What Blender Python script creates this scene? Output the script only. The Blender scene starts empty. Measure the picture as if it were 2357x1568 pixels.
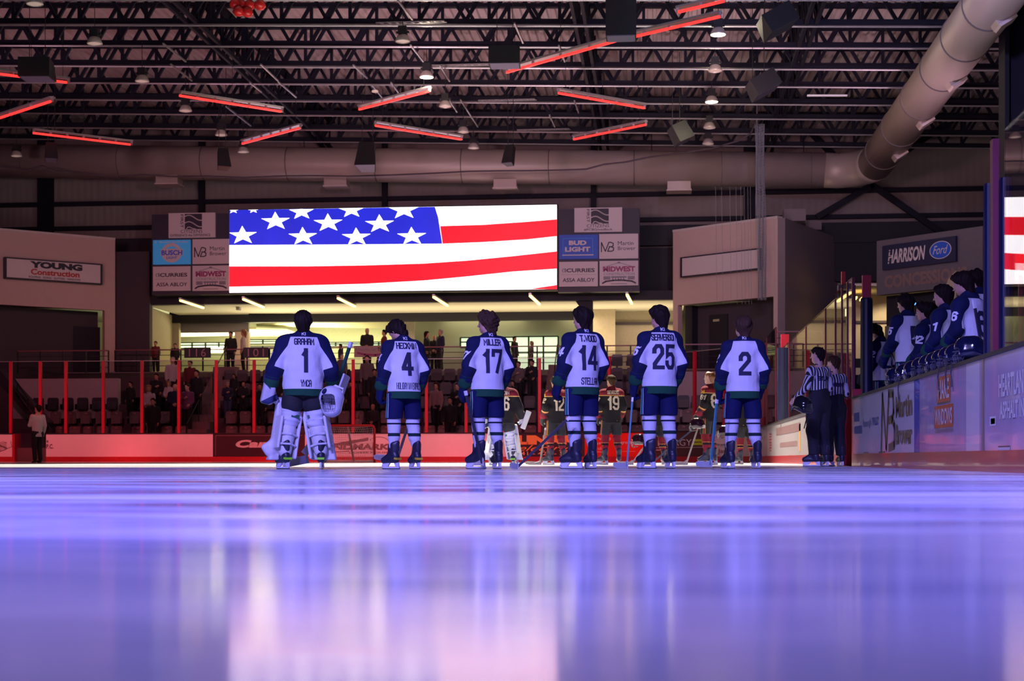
import bpy, bmesh, math, random
import numpy as np
from mathutils import Vector, Matrix
from mathutils.bvhtree import BVHTree
random.seed(7); rng = np.random.RandomState(7)
SC = bpy.context.scene; COL = SC.collection
# ------------------------------------------------------------------ camera, world, light, exposure
F = 3500.0; CX = 1178.5; HY = 1056.0; CAMH = 0.125
TH = math.atan(347.5/F); CT, ST = math.cos(TH), math.sin(TH)
cam_data = bpy.data.cameras.new('camera'); cam = bpy.data.objects.new('camera', cam_data); COL.objects.link(cam)
cam.location = (0, 0, CAMH); cam.rotation_euler = (math.pi/2, 0, TH)
cam_data.sensor_width = 36; cam_data.lens = 36*F/2357; cam_data.shift_y = (HY-784)/2357
cam_data.clip_end = 200; cam_data.clip_start = .05
cam_data.dof.use_dof = True; cam_data.dof.focus_distance = 18.6; cam_data.dof.aperture_fstop = 4.0
SC.camera = cam
SC.view_settings.view_transform = 'Standard'; SC.view_settings.look = 'None'
SC.view_settings.exposure = 0.0; SC.view_settings.gamma = 1.0; SC.view_settings.use_curve_mapping = False
SC.cycles.use_denoising = True
SC.cycles.max_bounces = 6; SC.cycles.diffuse_bounces = 3; SC.cycles.glossy_bounces = 4
SC.cycles.transparent_max_bounces = 14; SC.cycles.transmission_bounces = 2
SC.cycles.sample_clamp_indirect = 3.0; SC.cycles.caustics_reflective = False; SC.cycles.caustics_refractive = False
SC.cycles.use_adaptive_sampling = True; SC.cycles.adaptive_threshold = .02
w = bpy.data.worlds.new('arena_dark'); SC.world = w; w.use_nodes = True
w.node_tree.nodes['Background'].inputs[0].default_value = (.30, .22, .42, 1)
w.node_tree.nodes['Background'].inputs[1].default_value = .02

def lamp(name, kind, loc, target, energy, color, size=1.0, size_y=None, angle=60, blend=.6):
    d = bpy.data.lights.new(name, kind); d.energy = energy; d.color = color
    if kind == 'AREA':
        d.shape = 'RECTANGLE'; d.size = size; d.size_y = size_y or size
    elif kind == 'SPOT':
        d.spot_size = math.radians(angle); d.spot_blend = blend; d.shadow_soft_size = size
    else: d.shadow_soft_size = size
    o = bpy.data.objects.new(name, d); COL.objects.link(o); o.location = loc
    o.rotation_euler = (Vector(target)-Vector(loc)).to_track_quat('-Z', 'Y').to_euler()
    return o
# stage fixtures hung in the roof: blue over the near half, red over the far left corner, white over the far middle
lamp('blue_stage_light', 'SPOT', (-4.5, -7, 12.5), (-4.0, 9.5, 0), 17000, (.16, .15, 1.0), .25, angle=44, blend=.25)
lamp('blue_stage_light', 'SPOT', (1.5, -7, 12.5), (1.0, 9.5, 0), 9000, (.16, .12, 1.0), .25, angle=44, blend=.3)
lamp('violet_stage_light', 'SPOT', (-7, -6, 12.5), (-4, 7, 0.3), 16500, (.40, .34, 1.0), .3, angle=54, blend=.5)
lamp('back_light', 'SPOT', (-4, -3, 12.8), (-2.5, 18, 1.2), 3800, (.60, .58, 1.0), .3, angle=52, blend=.6)
for x_, e_ in ((-24, 5000), (-17.5, 6500), (-11, 6500), (-4.5, 5500)): lamp('red_stage_light', 'SPOT', (x_, 45, 12.3), (x_, 55.3, 0), e_, (1.0, .075, .085), .3, angle=36, blend=.6)
for x_, e_ in ((-21, 3600), (-8, 2200)): lamp('red_stage_light', 'SPOT', (x_, 34, 12.3), (x_, 58, 0.5), e_, (1.0, .13, .18), .3, angle=58, blend=.8)
lamp('house_light', 'SPOT', (-1, 38, 12.5), (-2.0, 36, 0), 27000, (1.0, .86, .72), .3, angle=86, blend=.6)
lamp('house_light', 'SPOT', (-9.5, 30, 12.5), (-9.5, 29, 0), 20000, (1.0, .88, .66), .3, angle=72, blend=.5)
for x_, e_ in ((-24, 1100), (-9, 1900), (3, 1500)): lamp('wall_fill', 'SPOT', (x_, 44, 9.5), (x_, 69, 10.5), e_, (1.0, .56, .70), .4, angle=95, blend=.8)  # unseen spots added in mid-air to brighten the back wall
for x_, e_, c_ in ((-20, 330, (.9, .40, .62)), (-5, 850, (1, .60, .76)), (8, 700, (.95, .60, .78))): lamp('roof_bounce_fill', 'SPOT', (x_, 48, 7), (x_+1, 53, 16), e_, c_, .4, angle=140, blend=.8)  # added upward fill standing in for light bounced off the ice
lamp('right_wall_fill', 'SPOT', (5, 30, 12), (9, 64, 10.5), 3600, (.50, .46, 1.0), .4, angle=80, blend=.8)  # extra bluish spot without a fixture, put in to tint the right wall
# ------------------------------------------------------------------ helpers
def ray(px):
    u = (px-CX)/F
    return u
def at(px, py, Y):
    """point on the plane Y (metres up the rink) that the lens shows at the pixel"""
    u = (px-CX)/F; X = Y*(u*CT-ST)/(CT+u*ST); d = -X*ST+Y*CT
    return Vector((X, Y, CAMH+(HY-py)*d/F))
def atz(px, py, z):
    d = F*(z-CAMH)/(HY-py); u = (px-CX)/F
    return Vector((u*d*CT-d*ST, u*d*ST+d*CT, z))
def atx(px, py, X):
    u = (px-CX)/F; Y = X*(CT+u*ST)/(u*CT-ST); d = -X*ST+Y*CT
    return Vector((X, Y, CAMH+(HY-py)*d/F))
def scale_at(px, Y):
    p = at(px, 0, Y); return F/(-p.x*ST+Y*CT)

MATS = {}
def mat(name, color, rough=.6, metal=0., emit=0., vary=.12, vscale=9., bump=0., spec=.5, coat=0.):
    if name in MATS: return MATS[name]
    m = bpy.data.materials.new(name); m.use_nodes = True; nt = m.node_tree; N = nt.nodes; b = N['Principled BSDF']
    b.inputs['Roughness'].default_value = rough; b.inputs['Metallic'].default_value = metal
    b.inputs['Specular IOR Level'].default_value = spec; b.inputs['Coat Weight'].default_value = coat
    tc = N.new('ShaderNodeTexCoord'); no = N.new('ShaderNodeTexNoise'); no.inputs['Scale'].default_value = vscale
    no.inputs['Detail'].default_value = 3
    nt.links.new(tc.outputs['Object'], no.inputs['Vector'])
    r = N.new('ShaderNodeMixRGB'); r.blend_type = 'MIX'
    c = color; r.inputs[1].default_value = (c[0]*(1-vary), c[1]*(1-vary), c[2]*(1-vary), 1)
    r.inputs[2].default_value = (min(1, c[0]*(1+vary)), min(1, c[1]*(1+vary)), min(1, c[2]*(1+vary)), 1)
    nt.links.new(no.outputs['Fac'], r.inputs[0]); nt.links.new(r.outputs[0], b.inputs['Base Color'])
    if emit:
        nt.links.new(r.outputs[0], b.inputs['Emission Color']); b.inputs['Emission Strength'].default_value = emit
    if bump:
        bp = N.new('ShaderNodeBump'); bp.inputs['Strength'].default_value = bump; bp.inputs['Distance'].default_value = .02
        nt.links.new(no.outputs['Fac'], bp.inputs['Height']); nt.links.new(bp.outputs[0], b.inputs['Normal'])
    MATS[name] = m; return m
def glass_mat(name, tint, rough=.0, gain=1.0):
    if name in MATS: return MATS[name]
    m = bpy.data.materials.new(name); m.use_nodes = True; nt = m.node_tree; N = nt.nodes; N.clear()
    out = N.new('ShaderNodeOutputMaterial'); mix = N.new('ShaderNodeMixShader'); t = N.new('ShaderNodeBsdfTransparent')
    g = N.new('ShaderNodeBsdfGlossy'); fr = N.new('ShaderNodeFresnel'); fr.inputs['IOR'].default_value = 1.5*gain
    ge = N.new('ShaderNodeNewGeometry'); io = N.new('ShaderNodeMapRange'); io.inputs[3].default_value = 1.5*gain; io.inputs[4].default_value = 1/(1.5*gain)
    nt.links.new(ge.outputs['Backfacing'], io.inputs[0]); nt.links.new(io.outputs[0], fr.inputs['IOR'])
    no = N.new('ShaderNodeTexNoise'); no.inputs['Scale'].default_value = 3; mp = N.new('ShaderNodeMapRange')
    mp.inputs[3].default_value = rough; mp.inputs[4].default_value = rough+.03
    nt.links.new(no.outputs[0], mp.inputs[0]); nt.links.new(mp.outputs[0], g.inputs['Roughness'])
    t.inputs[0].default_value = (*tint, 1)
    nt.links.new(fr.outputs[0], mix.inputs[0]); nt.links.new(t.outputs[0], mix.inputs[1]); nt.links.new(g.outputs[0], mix.inputs[2])
    nt.links.new(mix.outputs[0], out.inputs[0]); MATS[name] = m; return m

def worigin(p):
    v = Vector((0, 0, 0))
    while p is not None: v = v+p.location; p = p.parent
    return v
def tag(o, label=None, cat=None, group=None, kind=None):
    if label: o['label'] = label
    if cat: o['category'] = cat
    if group: o['group'] = group
    if kind: o['kind'] = kind
    return o
def empty(name, loc, rz=0, label=None, cat=None, group=None):
    o = bpy.data.objects.new(name, None); COL.objects.link(o); o.location = loc; o.rotation_euler = (0, 0, rz)
    o.empty_display_size = .1
    return tag(o, label, cat, group)
class MB:
    def __init__(s): s.v = []; s.f = []; s.mi = []; s.cur = 0
    def add(s, vs, fs, m=None):
        n = len(s.v); s.v += [tuple(map(float, v)) for v in vs]; s.f += [tuple(i+n for i in f) for f in fs]
        s.mi += [s.cur if m is None else m]*len(fs); return s
    def box(s, x0, y0, z0, x1, y1, z1, m=None):
        return s.add([(x0,y0,z0),(x1,y0,z0),(x1,y1,z0),(x0,y1,z0),(x0,y0,z1),(x1,y0,z1),(x1,y1,z1),(x0,y1,z1)],
            [(0,3,2,1),(4,5,6,7),(0,1,5,4),(1,2,6,5),(2,3,7,6),(3,0,4,7)], m)
    def obox(s, c, half, R=None, m=None):
        R = R or Matrix.Identity(3); c = Vector(c)
        vs = [c+R@Vector((sx*half[0], sy*half[1], sz*half[2])) for sz in (-1, 1) for sx, sy in ((-1,-1),(1,-1),(1,1),(-1,1))]
        return s.add(vs, [(0,3,2,1),(4,5,6,7),(0,1,5,4),(1,2,6,5),(2,3,7,6),(3,0,4,7)], m)
    def bar(s, a, b, w, h=None, up=(0,0,1), m=None):
        a = Vector(a); b = Vector(b); d = b-a; L = d.length
        if L < 1e-6: return s
        d /= L; up = Vector(up)
        if abs(d.dot(up)) > .99: up = Vector((0, 1, 0))
        x = d.cross(up).normalized(); z = x.cross(d)
        R = Matrix((x, d, z)).transposed()
        return s.obox((a+b)/2, (w/2, L/2, (h or w)/2), R, m)
    def tube(s, pts, r, n=8, m=None, caps=True):
        pts = [Vector(p) for p in pts]; rs = r if isinstance(r, (list, tuple)) else [r]*len(pts)
        rings = []; up = Vector((0, 0, 1))
        for i, p in enumerate(pts):
            d = (pts[min(i+1, len(pts)-1)]-pts[max(i-1, 0)]).normalized()
            u = up if abs(d.dot(up)) < .95 else Vector((0, 1, 0))
            x = d.cross(u).normalized(); z = x.cross(d)
            rings.append([p+(x*math.cos(2*math.pi*k/n)+z*math.sin(2*math.pi*k/n))*rs[i] for k in range(n)])
        vs = [v for q in rings for v in q]; fs = []
        for i in range(len(pts)-1):
            for k in range(n): fs.append((i*n+k, i*n+(k+1)%n, (i+1)*n+(k+1)%n, (i+1)*n+k))
        if caps: fs += [tuple(range(n-1, -1, -1)), tuple((len(pts)-1)*n+k for k in range(n))]
        return s.add(vs, fs, m)
    def lathe(s, c, prof, n=20, m=None):
        c = Vector(c); vs = [c+Vector((r*math.cos(2*math.pi*k/n), r*math.sin(2*math.pi*k/n), z)) for r, z in prof for k in range(n)]
        fs = [(i*n+k, i*n+(k+1)%n, (i+1)*n+(k+1)%n, (i+1)*n+k) for i in range(len(prof)-1) for k in range(n)]
        return s.add(vs, fs, m)
    def prism(s, pts, O, U, V, W, m=None):
        """polygon pts (u,v) on O+uU+vV, given thickness W"""
        O, U, V, W = map(Vector, (O, U, V, W)); n = len(pts)
        a = [O+U*p[0]+V*p[1] for p in pts]; b = [p+W for p in a]
        return s.add(a+b, [tuple(range(n))[::-1], tuple(range(n, 2*n))]+[(i, (i+1)%n, n+(i+1)%n, n+i) for i in range(n)], m)
    def build(s, name, mats, parent=None, smooth=False, local=False, origin=None, fix=True):
        if not isinstance(mats, (list, tuple)): mats = [mats]
        V = np.array(s.v, dtype=float)
        if local: O = Vector((0, 0, 0)); loc = O
        elif parent is not None: O = worigin(parent); loc = Vector((0, 0, 0))
        else:
            lo, hi = V.min(0), V.max(0); O = Vector(origin) if origin is not None else Vector(((lo[0]+hi[0])/2, (lo[1]+hi[1])/2, lo[2])); loc = O
        V = V-np.array(O)
        me = bpy.data.meshes.new(name); me.from_pydata(V.tolist(), [], s.f)
        for m in mats: me.materials.append(m)
        if len(mats) > 1: me.polygons.foreach_set('material_index', s.mi)
        if fix:
            bm = bmesh.new(); bm.from_mesh(me); bmesh.ops.recalc_face_normals(bm, faces=bm.faces); bm.to_mesh(me); bm.free()
        if smooth: me.polygons.foreach_set('use_smooth', [True]*len(me.polygons))
        me.update()
        o = bpy.data.objects.new(name, me); COL.objects.link(o); o.location = loc; o.parent = parent
        return o
def struct(o): o['kind'] = 'structure'; return o
def copy_tree(o, parent=None):
    c = o.copy(); COL.objects.link(c)
    if parent is not None: c.parent = parent
    for ch in [x for x in o.children]: copy_tree(ch, c)
    return c

# text as flat meshes ------------------------------------------------
_TC = {}
def text_geo(s, bold=0.0, shear=0.0, space=1.0):
    k = (s, bold, shear, space)
    if k in _TC: return _TC[k]
    cu = bpy.data.curves.new('t', 'FONT'); cu.body = s; cu.size = 1; cu.offset = bold; cu.shear = shear
    cu.space_character = space; cu.resolution_u = 3; cu.fill_mode = 'FRONT'
    ob = bpy.data.objects.new('t', cu); COL.objects.link(ob)
    dg = bpy.context.evaluated_depsgraph_get(); me = bpy.data.meshes.new_from_object(ob.evaluated_get(dg))
    V = np.array([v.co[:] for v in me.vertices]); Fc = [tuple(p.vertices) for p in me.polygons]
    bpy.data.objects.remove(ob); bpy.data.curves.remove(cu); bpy.data.meshes.remove(me)
    if len(V): lo = V.min(0); hi = V.max(0); V = V-lo; sz = hi-lo
    else: sz = np.array([1, 1, 0])
    _TC[k] = (V, Fc, sz); return _TC[k]
def put_text(mb, s, O, U, V, w, h, bold=0.0, shear=0.0, space=1.0, m=None, off=.006):
    """text filling w x h metres; O = lower left corner, U right, V up (unit vectors)"""
    T, Fc, sz = text_geo(s, bold, shear, space); U = Vector(U); V = Vector(V); O = Vector(O)+U.cross(V)*off
    mb.add([O+U*(p[0]/sz[0]*w)+V*(p[1]/sz[1]*h) for p in T], Fc, m)
class Face:
    """a flat panel given by its lower left corner, unit right and up vectors and size; content is laid out in 0..1 coordinates"""
    def __init__(s, ll, lr, up, h):
        s.O = Vector(ll); s.U = (Vector(lr)-s.O); s.w = s.U.length; s.U.normalize(); s.V = Vector(up); s.h = h; s.N = s.U.cross(s.V)
    def p(s, u, v, off=0): return s.O+s.U*(u*s.w)+s.V*(v*s.h)+s.N*off
    def slab(s, mb, t=.05, m=None): mb.prism([(0, 0), (s.w, 0), (s.w, s.h), (0, s.h)], s.O, s.U, s.V, -s.N*t, m)
    def rect(s, mb, u0, v0, u1, v1, m=None, off=.004):
        mb.add([s.p(u0, v0, off), s.p(u1, v0, off), s.p(u1, v1, off), s.p(u0, v1, off)], [(0, 1, 2, 3)], m)
    def poly(s, mb, pts, m=None, off=.004): mb.add([s.p(u, v, off) for u, v in pts], [tuple(range(len(pts)))], m)
    def stroke(s, mb, pts, w, m=None, off=.006):
        for (a, b) in zip(pts[:-1], pts[1:]):
            A = s.p(*a, off); B = s.p(*b, off); d = (B-A)
            if d.length < 1e-5: continue
            n = s.N.cross(d.normalized())*(w/2); e = d.normalized()*(w*.3)
            mb.add([A-n-e, B-n+e, B+n+e, A+n-e], [(0, 1, 2, 3)], m)
    def text(s, mb, t, u0, v0, u1, v1, bold=0.0, shear=0.0, m=None, off=.007, space=1.0):
        put_text(mb, t, s.p(u0, v0), s.U, s.V, (u1-u0)*s.w, (v1-v0)*s.h, bold, shear, space, m, off)
    def textup(s, mb, t, u0, v0, u1, v1, bold=0, m=None, off=.007):   # reads downwards
        put_text(mb, t, s.p(u0, v1), -s.V, s.U, (v1-v0)*s.h, (u1-u0)*s.w, bold, 0, 1.0, m, off)
# ------------------------------------------------------------------ materials
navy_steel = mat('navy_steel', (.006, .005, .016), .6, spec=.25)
black = mat('black_plastic', (.007, .007, .010), .6)
white_board = mat('white_board', (.78, .76, .77), .22, vary=.05, coat=.5, vscale=3)
red_paint = mat('red_paint', (.62, .012, .015), .35)
dark_red = mat('dark_red_kick', (.42, .02, .03), .3, vary=.2, coat=.3)
white = mat('white_paint', (.80, .79, .78), .5, vary=.04)
plaster = mat('white_wall_panel', (.62, .56, .55), .8, vary=.05, vscale=2)
grey_wall = mat('grey_wall_panel', (.22, .19, .20), .8, vary=.08, vscale=1)
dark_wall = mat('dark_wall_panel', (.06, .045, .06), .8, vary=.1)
black_wall = mat('black_fascia', (.012, .010, .022), .7)
tan = mat('tan_block', (.45, .38, .28), .85, vary=.12, vscale=6)
cream = mat('cream_ceiling', (.72, .68, .55), .8, vary=.03)
concrete = mat('concrete_step', (.20, .14, .14), .85, vary=.2, vscale=5)
grey_metal = mat('galvanised_metal', (.42, .40, .42), .35, metal=.6)
ink = mat('dark_ink', (.015, .013, .03), .5)
duct_m = mat('duct_skin', (.50, .40, .37), .45, metal=.25, vary=.06, vscale=2)
glass = glass_mat('rink_glass', (.93, .95, .95))
far_glass = glass_mat('end_glass', (.80, .78, .82), gain=.86)
net_m = mat('grey_netting', (.30, .30, .36), .8)
blue_pad = mat('navy_vinyl_pad', (.004, .005, .03), .4, coat=.15)
lit_window = mat('daylit_window', (.70, .95, .60), .4, emit=1.0, vary=.10, vscale=.8)
lamp_warm = mat('warm_lamp_tube', (1.0, .62, .16), .4, emit=5, vary=.02)
lamp_red = mat('red_led_tube', (1.0, .035, .03), .4, emit=1.6, vary=.25, vscale=14)
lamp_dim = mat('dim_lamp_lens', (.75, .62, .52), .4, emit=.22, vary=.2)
lamp_on = mat('lit_lamp_lens', (1.0, .92, .62), .4, emit=7, vary=.05)
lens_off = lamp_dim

# ------------------------------------------------------------------ ice
def ice_mat():
    m = bpy.data.materials.new('ice'); m.use_nodes = True; nt = m.node_tree; N = nt.nodes; L = nt.links; b = N['Principled BSDF']
    tc = N.new('ShaderNodeTexCoord'); sep = N.new('ShaderNodeSeparateXYZ'); L.new(tc.outputs['Object'], sep.inputs[0])
    def math_(op, a, c, v2=None):
        n = N.new('ShaderNodeMath'); n.operation = op
        for i, q in enumerate((a, c)):
            if isinstance(q, (int, float)): n.inputs[i].default_value = q
            elif q is not None: L.new(q, n.inputs[i])
        return n.outputs[0]
    base = N.new('ShaderNodeMixRGB'); base.inputs[1].default_value = (.55, .60, .72, 1); base.inputs[2].default_value = (.92, .93, .96, 1)
    mp = N.new('ShaderNodeMapping'); mp.inputs['Scale'].default_value = (.22, .9, 1); L.new(tc.outputs['Object'], mp.inputs[0])
    n1 = N.new('ShaderNodeTexNoise'); n1.inputs['Scale'].default_value = 1.6; n1.inputs['Detail'].default_value = 6; n1.inputs['Roughness'].default_value = .65
    L.new(mp.outputs[0], n1.inputs[0]); cr = N.new('ShaderNodeValToRGB'); cr.color_ramp.elements[0].position = .40; cr.color_ramp.elements[1].position = .62
    L.new(n1.outputs[0], cr.inputs[0]); L.new(cr.outputs[0], base.inputs[0])
    col = base.outputs[0]
    for y0, wd, c in ((18.5, .30, (.03, .06, .45)), (33.7, .30, (.03, .06, .45)), (26.1, .30, (.5, .02, .03)), (53.6, .06, (.5, .02, .03)), (3.4, .06, (.5, .02, .03))):
        band = math_('LESS_THAN', math_('ABSOLUTE', math_('SUBTRACT', sep.outputs[1], y0), None), wd/2)
        mx = N.new('ShaderNodeMixRGB'); mx.inputs[2].default_value = (*c, 1)
        L.new(math_('MULTIPLY', band, .55), mx.inputs[0]); L.new(col, mx.inputs[1]); col = mx.outputs[0]
    L.new(col, b.inputs['Base Color'])
    # skated snow is dull, flooded ice is shiny
    n2 = N.new('ShaderNodeTexNoise'); n2.inputs['Scale'].default_value = .55; n2.inputs['Detail'].default_value = 5
    mp2 = N.new('ShaderNodeMapping'); mp2.inputs['Scale'].default_value = (.5, 1.0, 1); L.new(tc.outputs['Object'], mp2.inputs[0]); L.new(mp2.outputs[0], n2.inputs[0])
    mr = N.new('ShaderNodeMapRange'); mr.inputs[1].default_value = .35; mr.inputs[2].default_value = .65; mr.inputs[3].default_value = .09; mr.inputs[4].default_value = .38
    sy = N.new('ShaderNodeMapRange'); sy.interpolation_type = 'SMOOTHSTEP'; sy.inputs[1].default_value = 1.6; sy.inputs[2].default_value = 4.2; sy.inputs[3].default_value = .12; L.new(sep.outputs[1], sy.inputs[0])
    L.new(math_('MULTIPLY', cr.outputs[0], sy.outputs[0]), mr.inputs[0]); mr.inputs[1].default_value = 0; mr.inputs[2].default_value = 1; L.new(mr.outputs[0], b.inputs['Roughness'])
    b.inputs['IOR'].default_value = 1.31; b.inputs['Specular IOR Level'].default_value = .5
    n3 = N.new('ShaderNodeTexNoise'); n3.inputs['Scale'].default_value = 30; n3.inputs['Detail'].default_value = 3
    mp3 = N.new('ShaderNodeMapping'); mp3.inputs['Scale'].default_value = (.12, 1, 1); L.new(tc.outputs['Object'], mp3.inputs[0]); L.new(mp3.outputs[0], n3.inputs[0])
    bp = N.new('ShaderNodeBump'); bp.inputs['Strength'].default_value = .05; bp.inputs['Distance'].default_value = .01
    L.new(n3.outputs[0], bp.inputs['Height']); L.new(bp.outputs[0], b.inputs['Normal'])
    return m
BX = 3.05; BH = 1.12
mb = MB(); mb.box(-29, -4, -.1, BX+.05, 57.6, 0)
struct(mb.build('floor', ice_mat(), origin=(0, 0, 0)))

# ------------------------------------------------------------------ shell
def panel_mat(name, c, sc=1.0):
    m = mat(name, c, .75, vary=.06, vscale=1); nt = m.node_tree; N = nt.nodes; b = N['Principled BSDF']
    tc = N.new('ShaderNodeTexCoord'); wv = N.new('ShaderNodeTexWave'); wv.inputs['Scale'].default_value = sc; wv.bands_direction = 'X'
    nt.links.new(tc.outputs['Object'], wv.inputs[0]); bp = N.new('ShaderNodeBump'); bp.inputs['Strength'].default_value = .4; bp.inputs['Distance'].default_value = .03
    nt.links.new(wv.outputs[1], bp.inputs['Height']); nt.links.new(bp.outputs[0], b.inputs['Normal']); return m
ribbed = panel_mat('ribbed_wall', (.26, .21, .20))
SL = -.03                                     # roof falls slightly to the right
def rz(x, z0=14.0): return z0+SL*(x+6)
YW = 69.0
mb = MB(); mb.box(-32, YW, 7.2, 20, YW+.3, 17); struct(mb.build('wall_back', ribbed))
mb = MB(); mb.box(-26.0, -4, 0, -25.7, 57, .02); 
mb = MB(); mb.box(15.5, 8, 0, 15.8, YW, 17); struct(mb.build('wall_right', panel_mat('ribbed_side', (.24, .22, .24))))
mb = MB(); mb.box(-32.3, -6, -.1, -32, YW, 17); struct(mb.build('wall_left', dark_wall))
mb = MB(); mb.box(BX+.2, 8, -.1, 15.5, 60, 0.0); mb.box(-32, 57.7, -.1, 20, 82, 0); mb.box(-32, -4, -.1, -29, 57.7, 0)
struct(mb.build('floor', concrete))
# roof deck: trapezoidal ribs running up the rink
mb = MB(); prof = []; x = -32; P = .30
while x < 20:
    prof += [(x, 0), (x+.13, 0), (x+.17, .09), (x+.26, .09)]; x += P
prof.append((x, 0)); y0, y1 = 40, YW+.1
vs = [(px, y, rz(px, 15.45)+pz) for y in (y0, y1) for px, pz in prof]; n = len(prof)
vs += [(px, y, rz(px, 15.45)+.4) for y in (y0, y1) for px, pz in ((-32, 0), (20, 0))]
fs = [(i, i+1, n+i+1, n+i) for i in range(n-1)]+[(2*n, 2*n+1, 2*n+3, 2*n+2)]
mb.add(vs, fs); struct(mb.build('ceiling', mat('roof_deck', (.55, .48, .47), .6, vary=.05), fix=False))
# girts and dark columns on the back wall
k = 0
for z in (12.05, 10.9):
    mb = MB(); mb.bar((-32, YW-.15, z), (15.5, YW-.15, z), .3, .18); struct(mb.build('trim_1', navy_steel))
mb = MB(); mb.box(-32, YW-.5, 9.5, -17.2, YW-.2, 10.35); struct(mb.build('trim_2', black_wall))
mb = MB(); mb.box(-2.6, YW-.5, 9.7, 15.4, YW-.2, 10.6); struct(mb.build('trim_2', black_wall))
mb = MB(); mb.box(-20.6, YW-.4, 7.2, -17.0, YW-.1, 9.4); mb.box(-1.4, YW-.4, 7.2, 1.0, YW-.1, 9.6); mb.box(7.0, YW-.4, 8.0, 15.4, YW-.1, 9.8)
struct(mb.build('trim_3', black_wall))
for px, wd, lab in ((103, .7, 'wide dark steel column on the back wall at the far left'), (463, .24, 'thin steel column behind the left sign cluster'),
        (885, .24, 'thin steel column above the middle of the video screen'), (1366, .24, 'thin steel column above the right sign cluster'), (1725, .5, 'dark steel column on the back wall behind the netting')):
    p = at(px, 400, YW-.3); r = empty('steel_column', (p.x, p.y, 9), 0, lab, 'column', 'steel columns on the back wall')
    mb = MB(); mb.box(p.x-wd/2, YW-.35, 9.0, p.x+wd/2, YW-.05, rz(p.x, 14.6)); mb.build('post', navy_steel, r)
    mb = MB(); mb.box(p.x-wd/2-.1, YW-.4, 13.3, p.x+wd/2+.1, YW-.04, 13.5); mb.build('cap_plate', navy_steel, r)
for (a, b, lab) in (((2010, 425), (1880, 500), 'dark diagonal brace running down left from under the duct elbow'), ((2005, 425), (2180, 545), 'dark diagonal brace running down right from under the duct elbow'),
        ((1862, 300), (1925, 365), 'short dark diagonal brace above the end of the wall duct'), ((2090, 345), (2225, 255), 'dark diagonal brace rising right beside the sloping duct')):
    mb = MB(); A = at(*a, YW-.6); B = at(*b, YW-.6); mb.bar(A, B, .2, .26)
    tag(mb.build('wall_brace', navy_steel), lab, 'brace')
p = atx(2262, 500, 9.0)
r = empty('steel_column', (9.6, 44, 0), 0, 'tall dark steel column rising behind the players bench at right', 'column')
mb = MB(); mb.box(9.5, 43.6, 0, 9.62, 44.4, 13.6); mb.box(10.3, 43.6, 0, 10.42, 44.4, 13.6); mb.box(9.62, 43.95, 0, 10.3, 44.05, 13.6); mb.build('post', navy_steel, r)
mb = MB(); mb.box(9.3, 43.4, 0, 10.6, 44.6, .04); mb.build('base_plate', navy_steel, r)

# ------------------------------------------------------------------ roof joists
JY = [42.9+2.62*i for i in range(10)]
ords = ['first', 'second', 'third', 'fourth', 'fifth', 'sixth', 'seventh', 'eighth', 'ninth', 'tenth', 'eleventh', 'twelfth']
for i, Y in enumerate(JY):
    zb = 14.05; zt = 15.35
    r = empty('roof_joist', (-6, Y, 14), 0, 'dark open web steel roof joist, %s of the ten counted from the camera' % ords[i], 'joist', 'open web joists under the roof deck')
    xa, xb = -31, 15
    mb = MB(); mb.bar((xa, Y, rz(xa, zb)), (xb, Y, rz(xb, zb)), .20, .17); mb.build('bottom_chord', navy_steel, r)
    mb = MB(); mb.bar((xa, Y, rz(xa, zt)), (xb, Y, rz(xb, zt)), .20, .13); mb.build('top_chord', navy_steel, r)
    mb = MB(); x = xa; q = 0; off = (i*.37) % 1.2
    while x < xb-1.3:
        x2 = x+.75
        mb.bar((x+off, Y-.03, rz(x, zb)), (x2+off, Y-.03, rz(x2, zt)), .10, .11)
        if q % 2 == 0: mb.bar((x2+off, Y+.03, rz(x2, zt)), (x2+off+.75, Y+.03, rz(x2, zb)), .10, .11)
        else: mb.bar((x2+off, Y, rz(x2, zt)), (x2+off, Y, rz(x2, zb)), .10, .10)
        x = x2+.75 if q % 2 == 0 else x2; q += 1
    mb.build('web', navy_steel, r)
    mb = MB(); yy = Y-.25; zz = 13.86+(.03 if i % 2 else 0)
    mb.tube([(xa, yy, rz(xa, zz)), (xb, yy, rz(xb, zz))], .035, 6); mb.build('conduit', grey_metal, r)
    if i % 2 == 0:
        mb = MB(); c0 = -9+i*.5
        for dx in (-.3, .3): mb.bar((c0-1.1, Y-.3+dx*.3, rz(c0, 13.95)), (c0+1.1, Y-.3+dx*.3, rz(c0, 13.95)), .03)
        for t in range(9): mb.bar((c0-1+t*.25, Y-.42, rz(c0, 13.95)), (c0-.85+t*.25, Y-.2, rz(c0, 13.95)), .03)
        mb.build('splice_plate', grey_metal, r)
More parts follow.
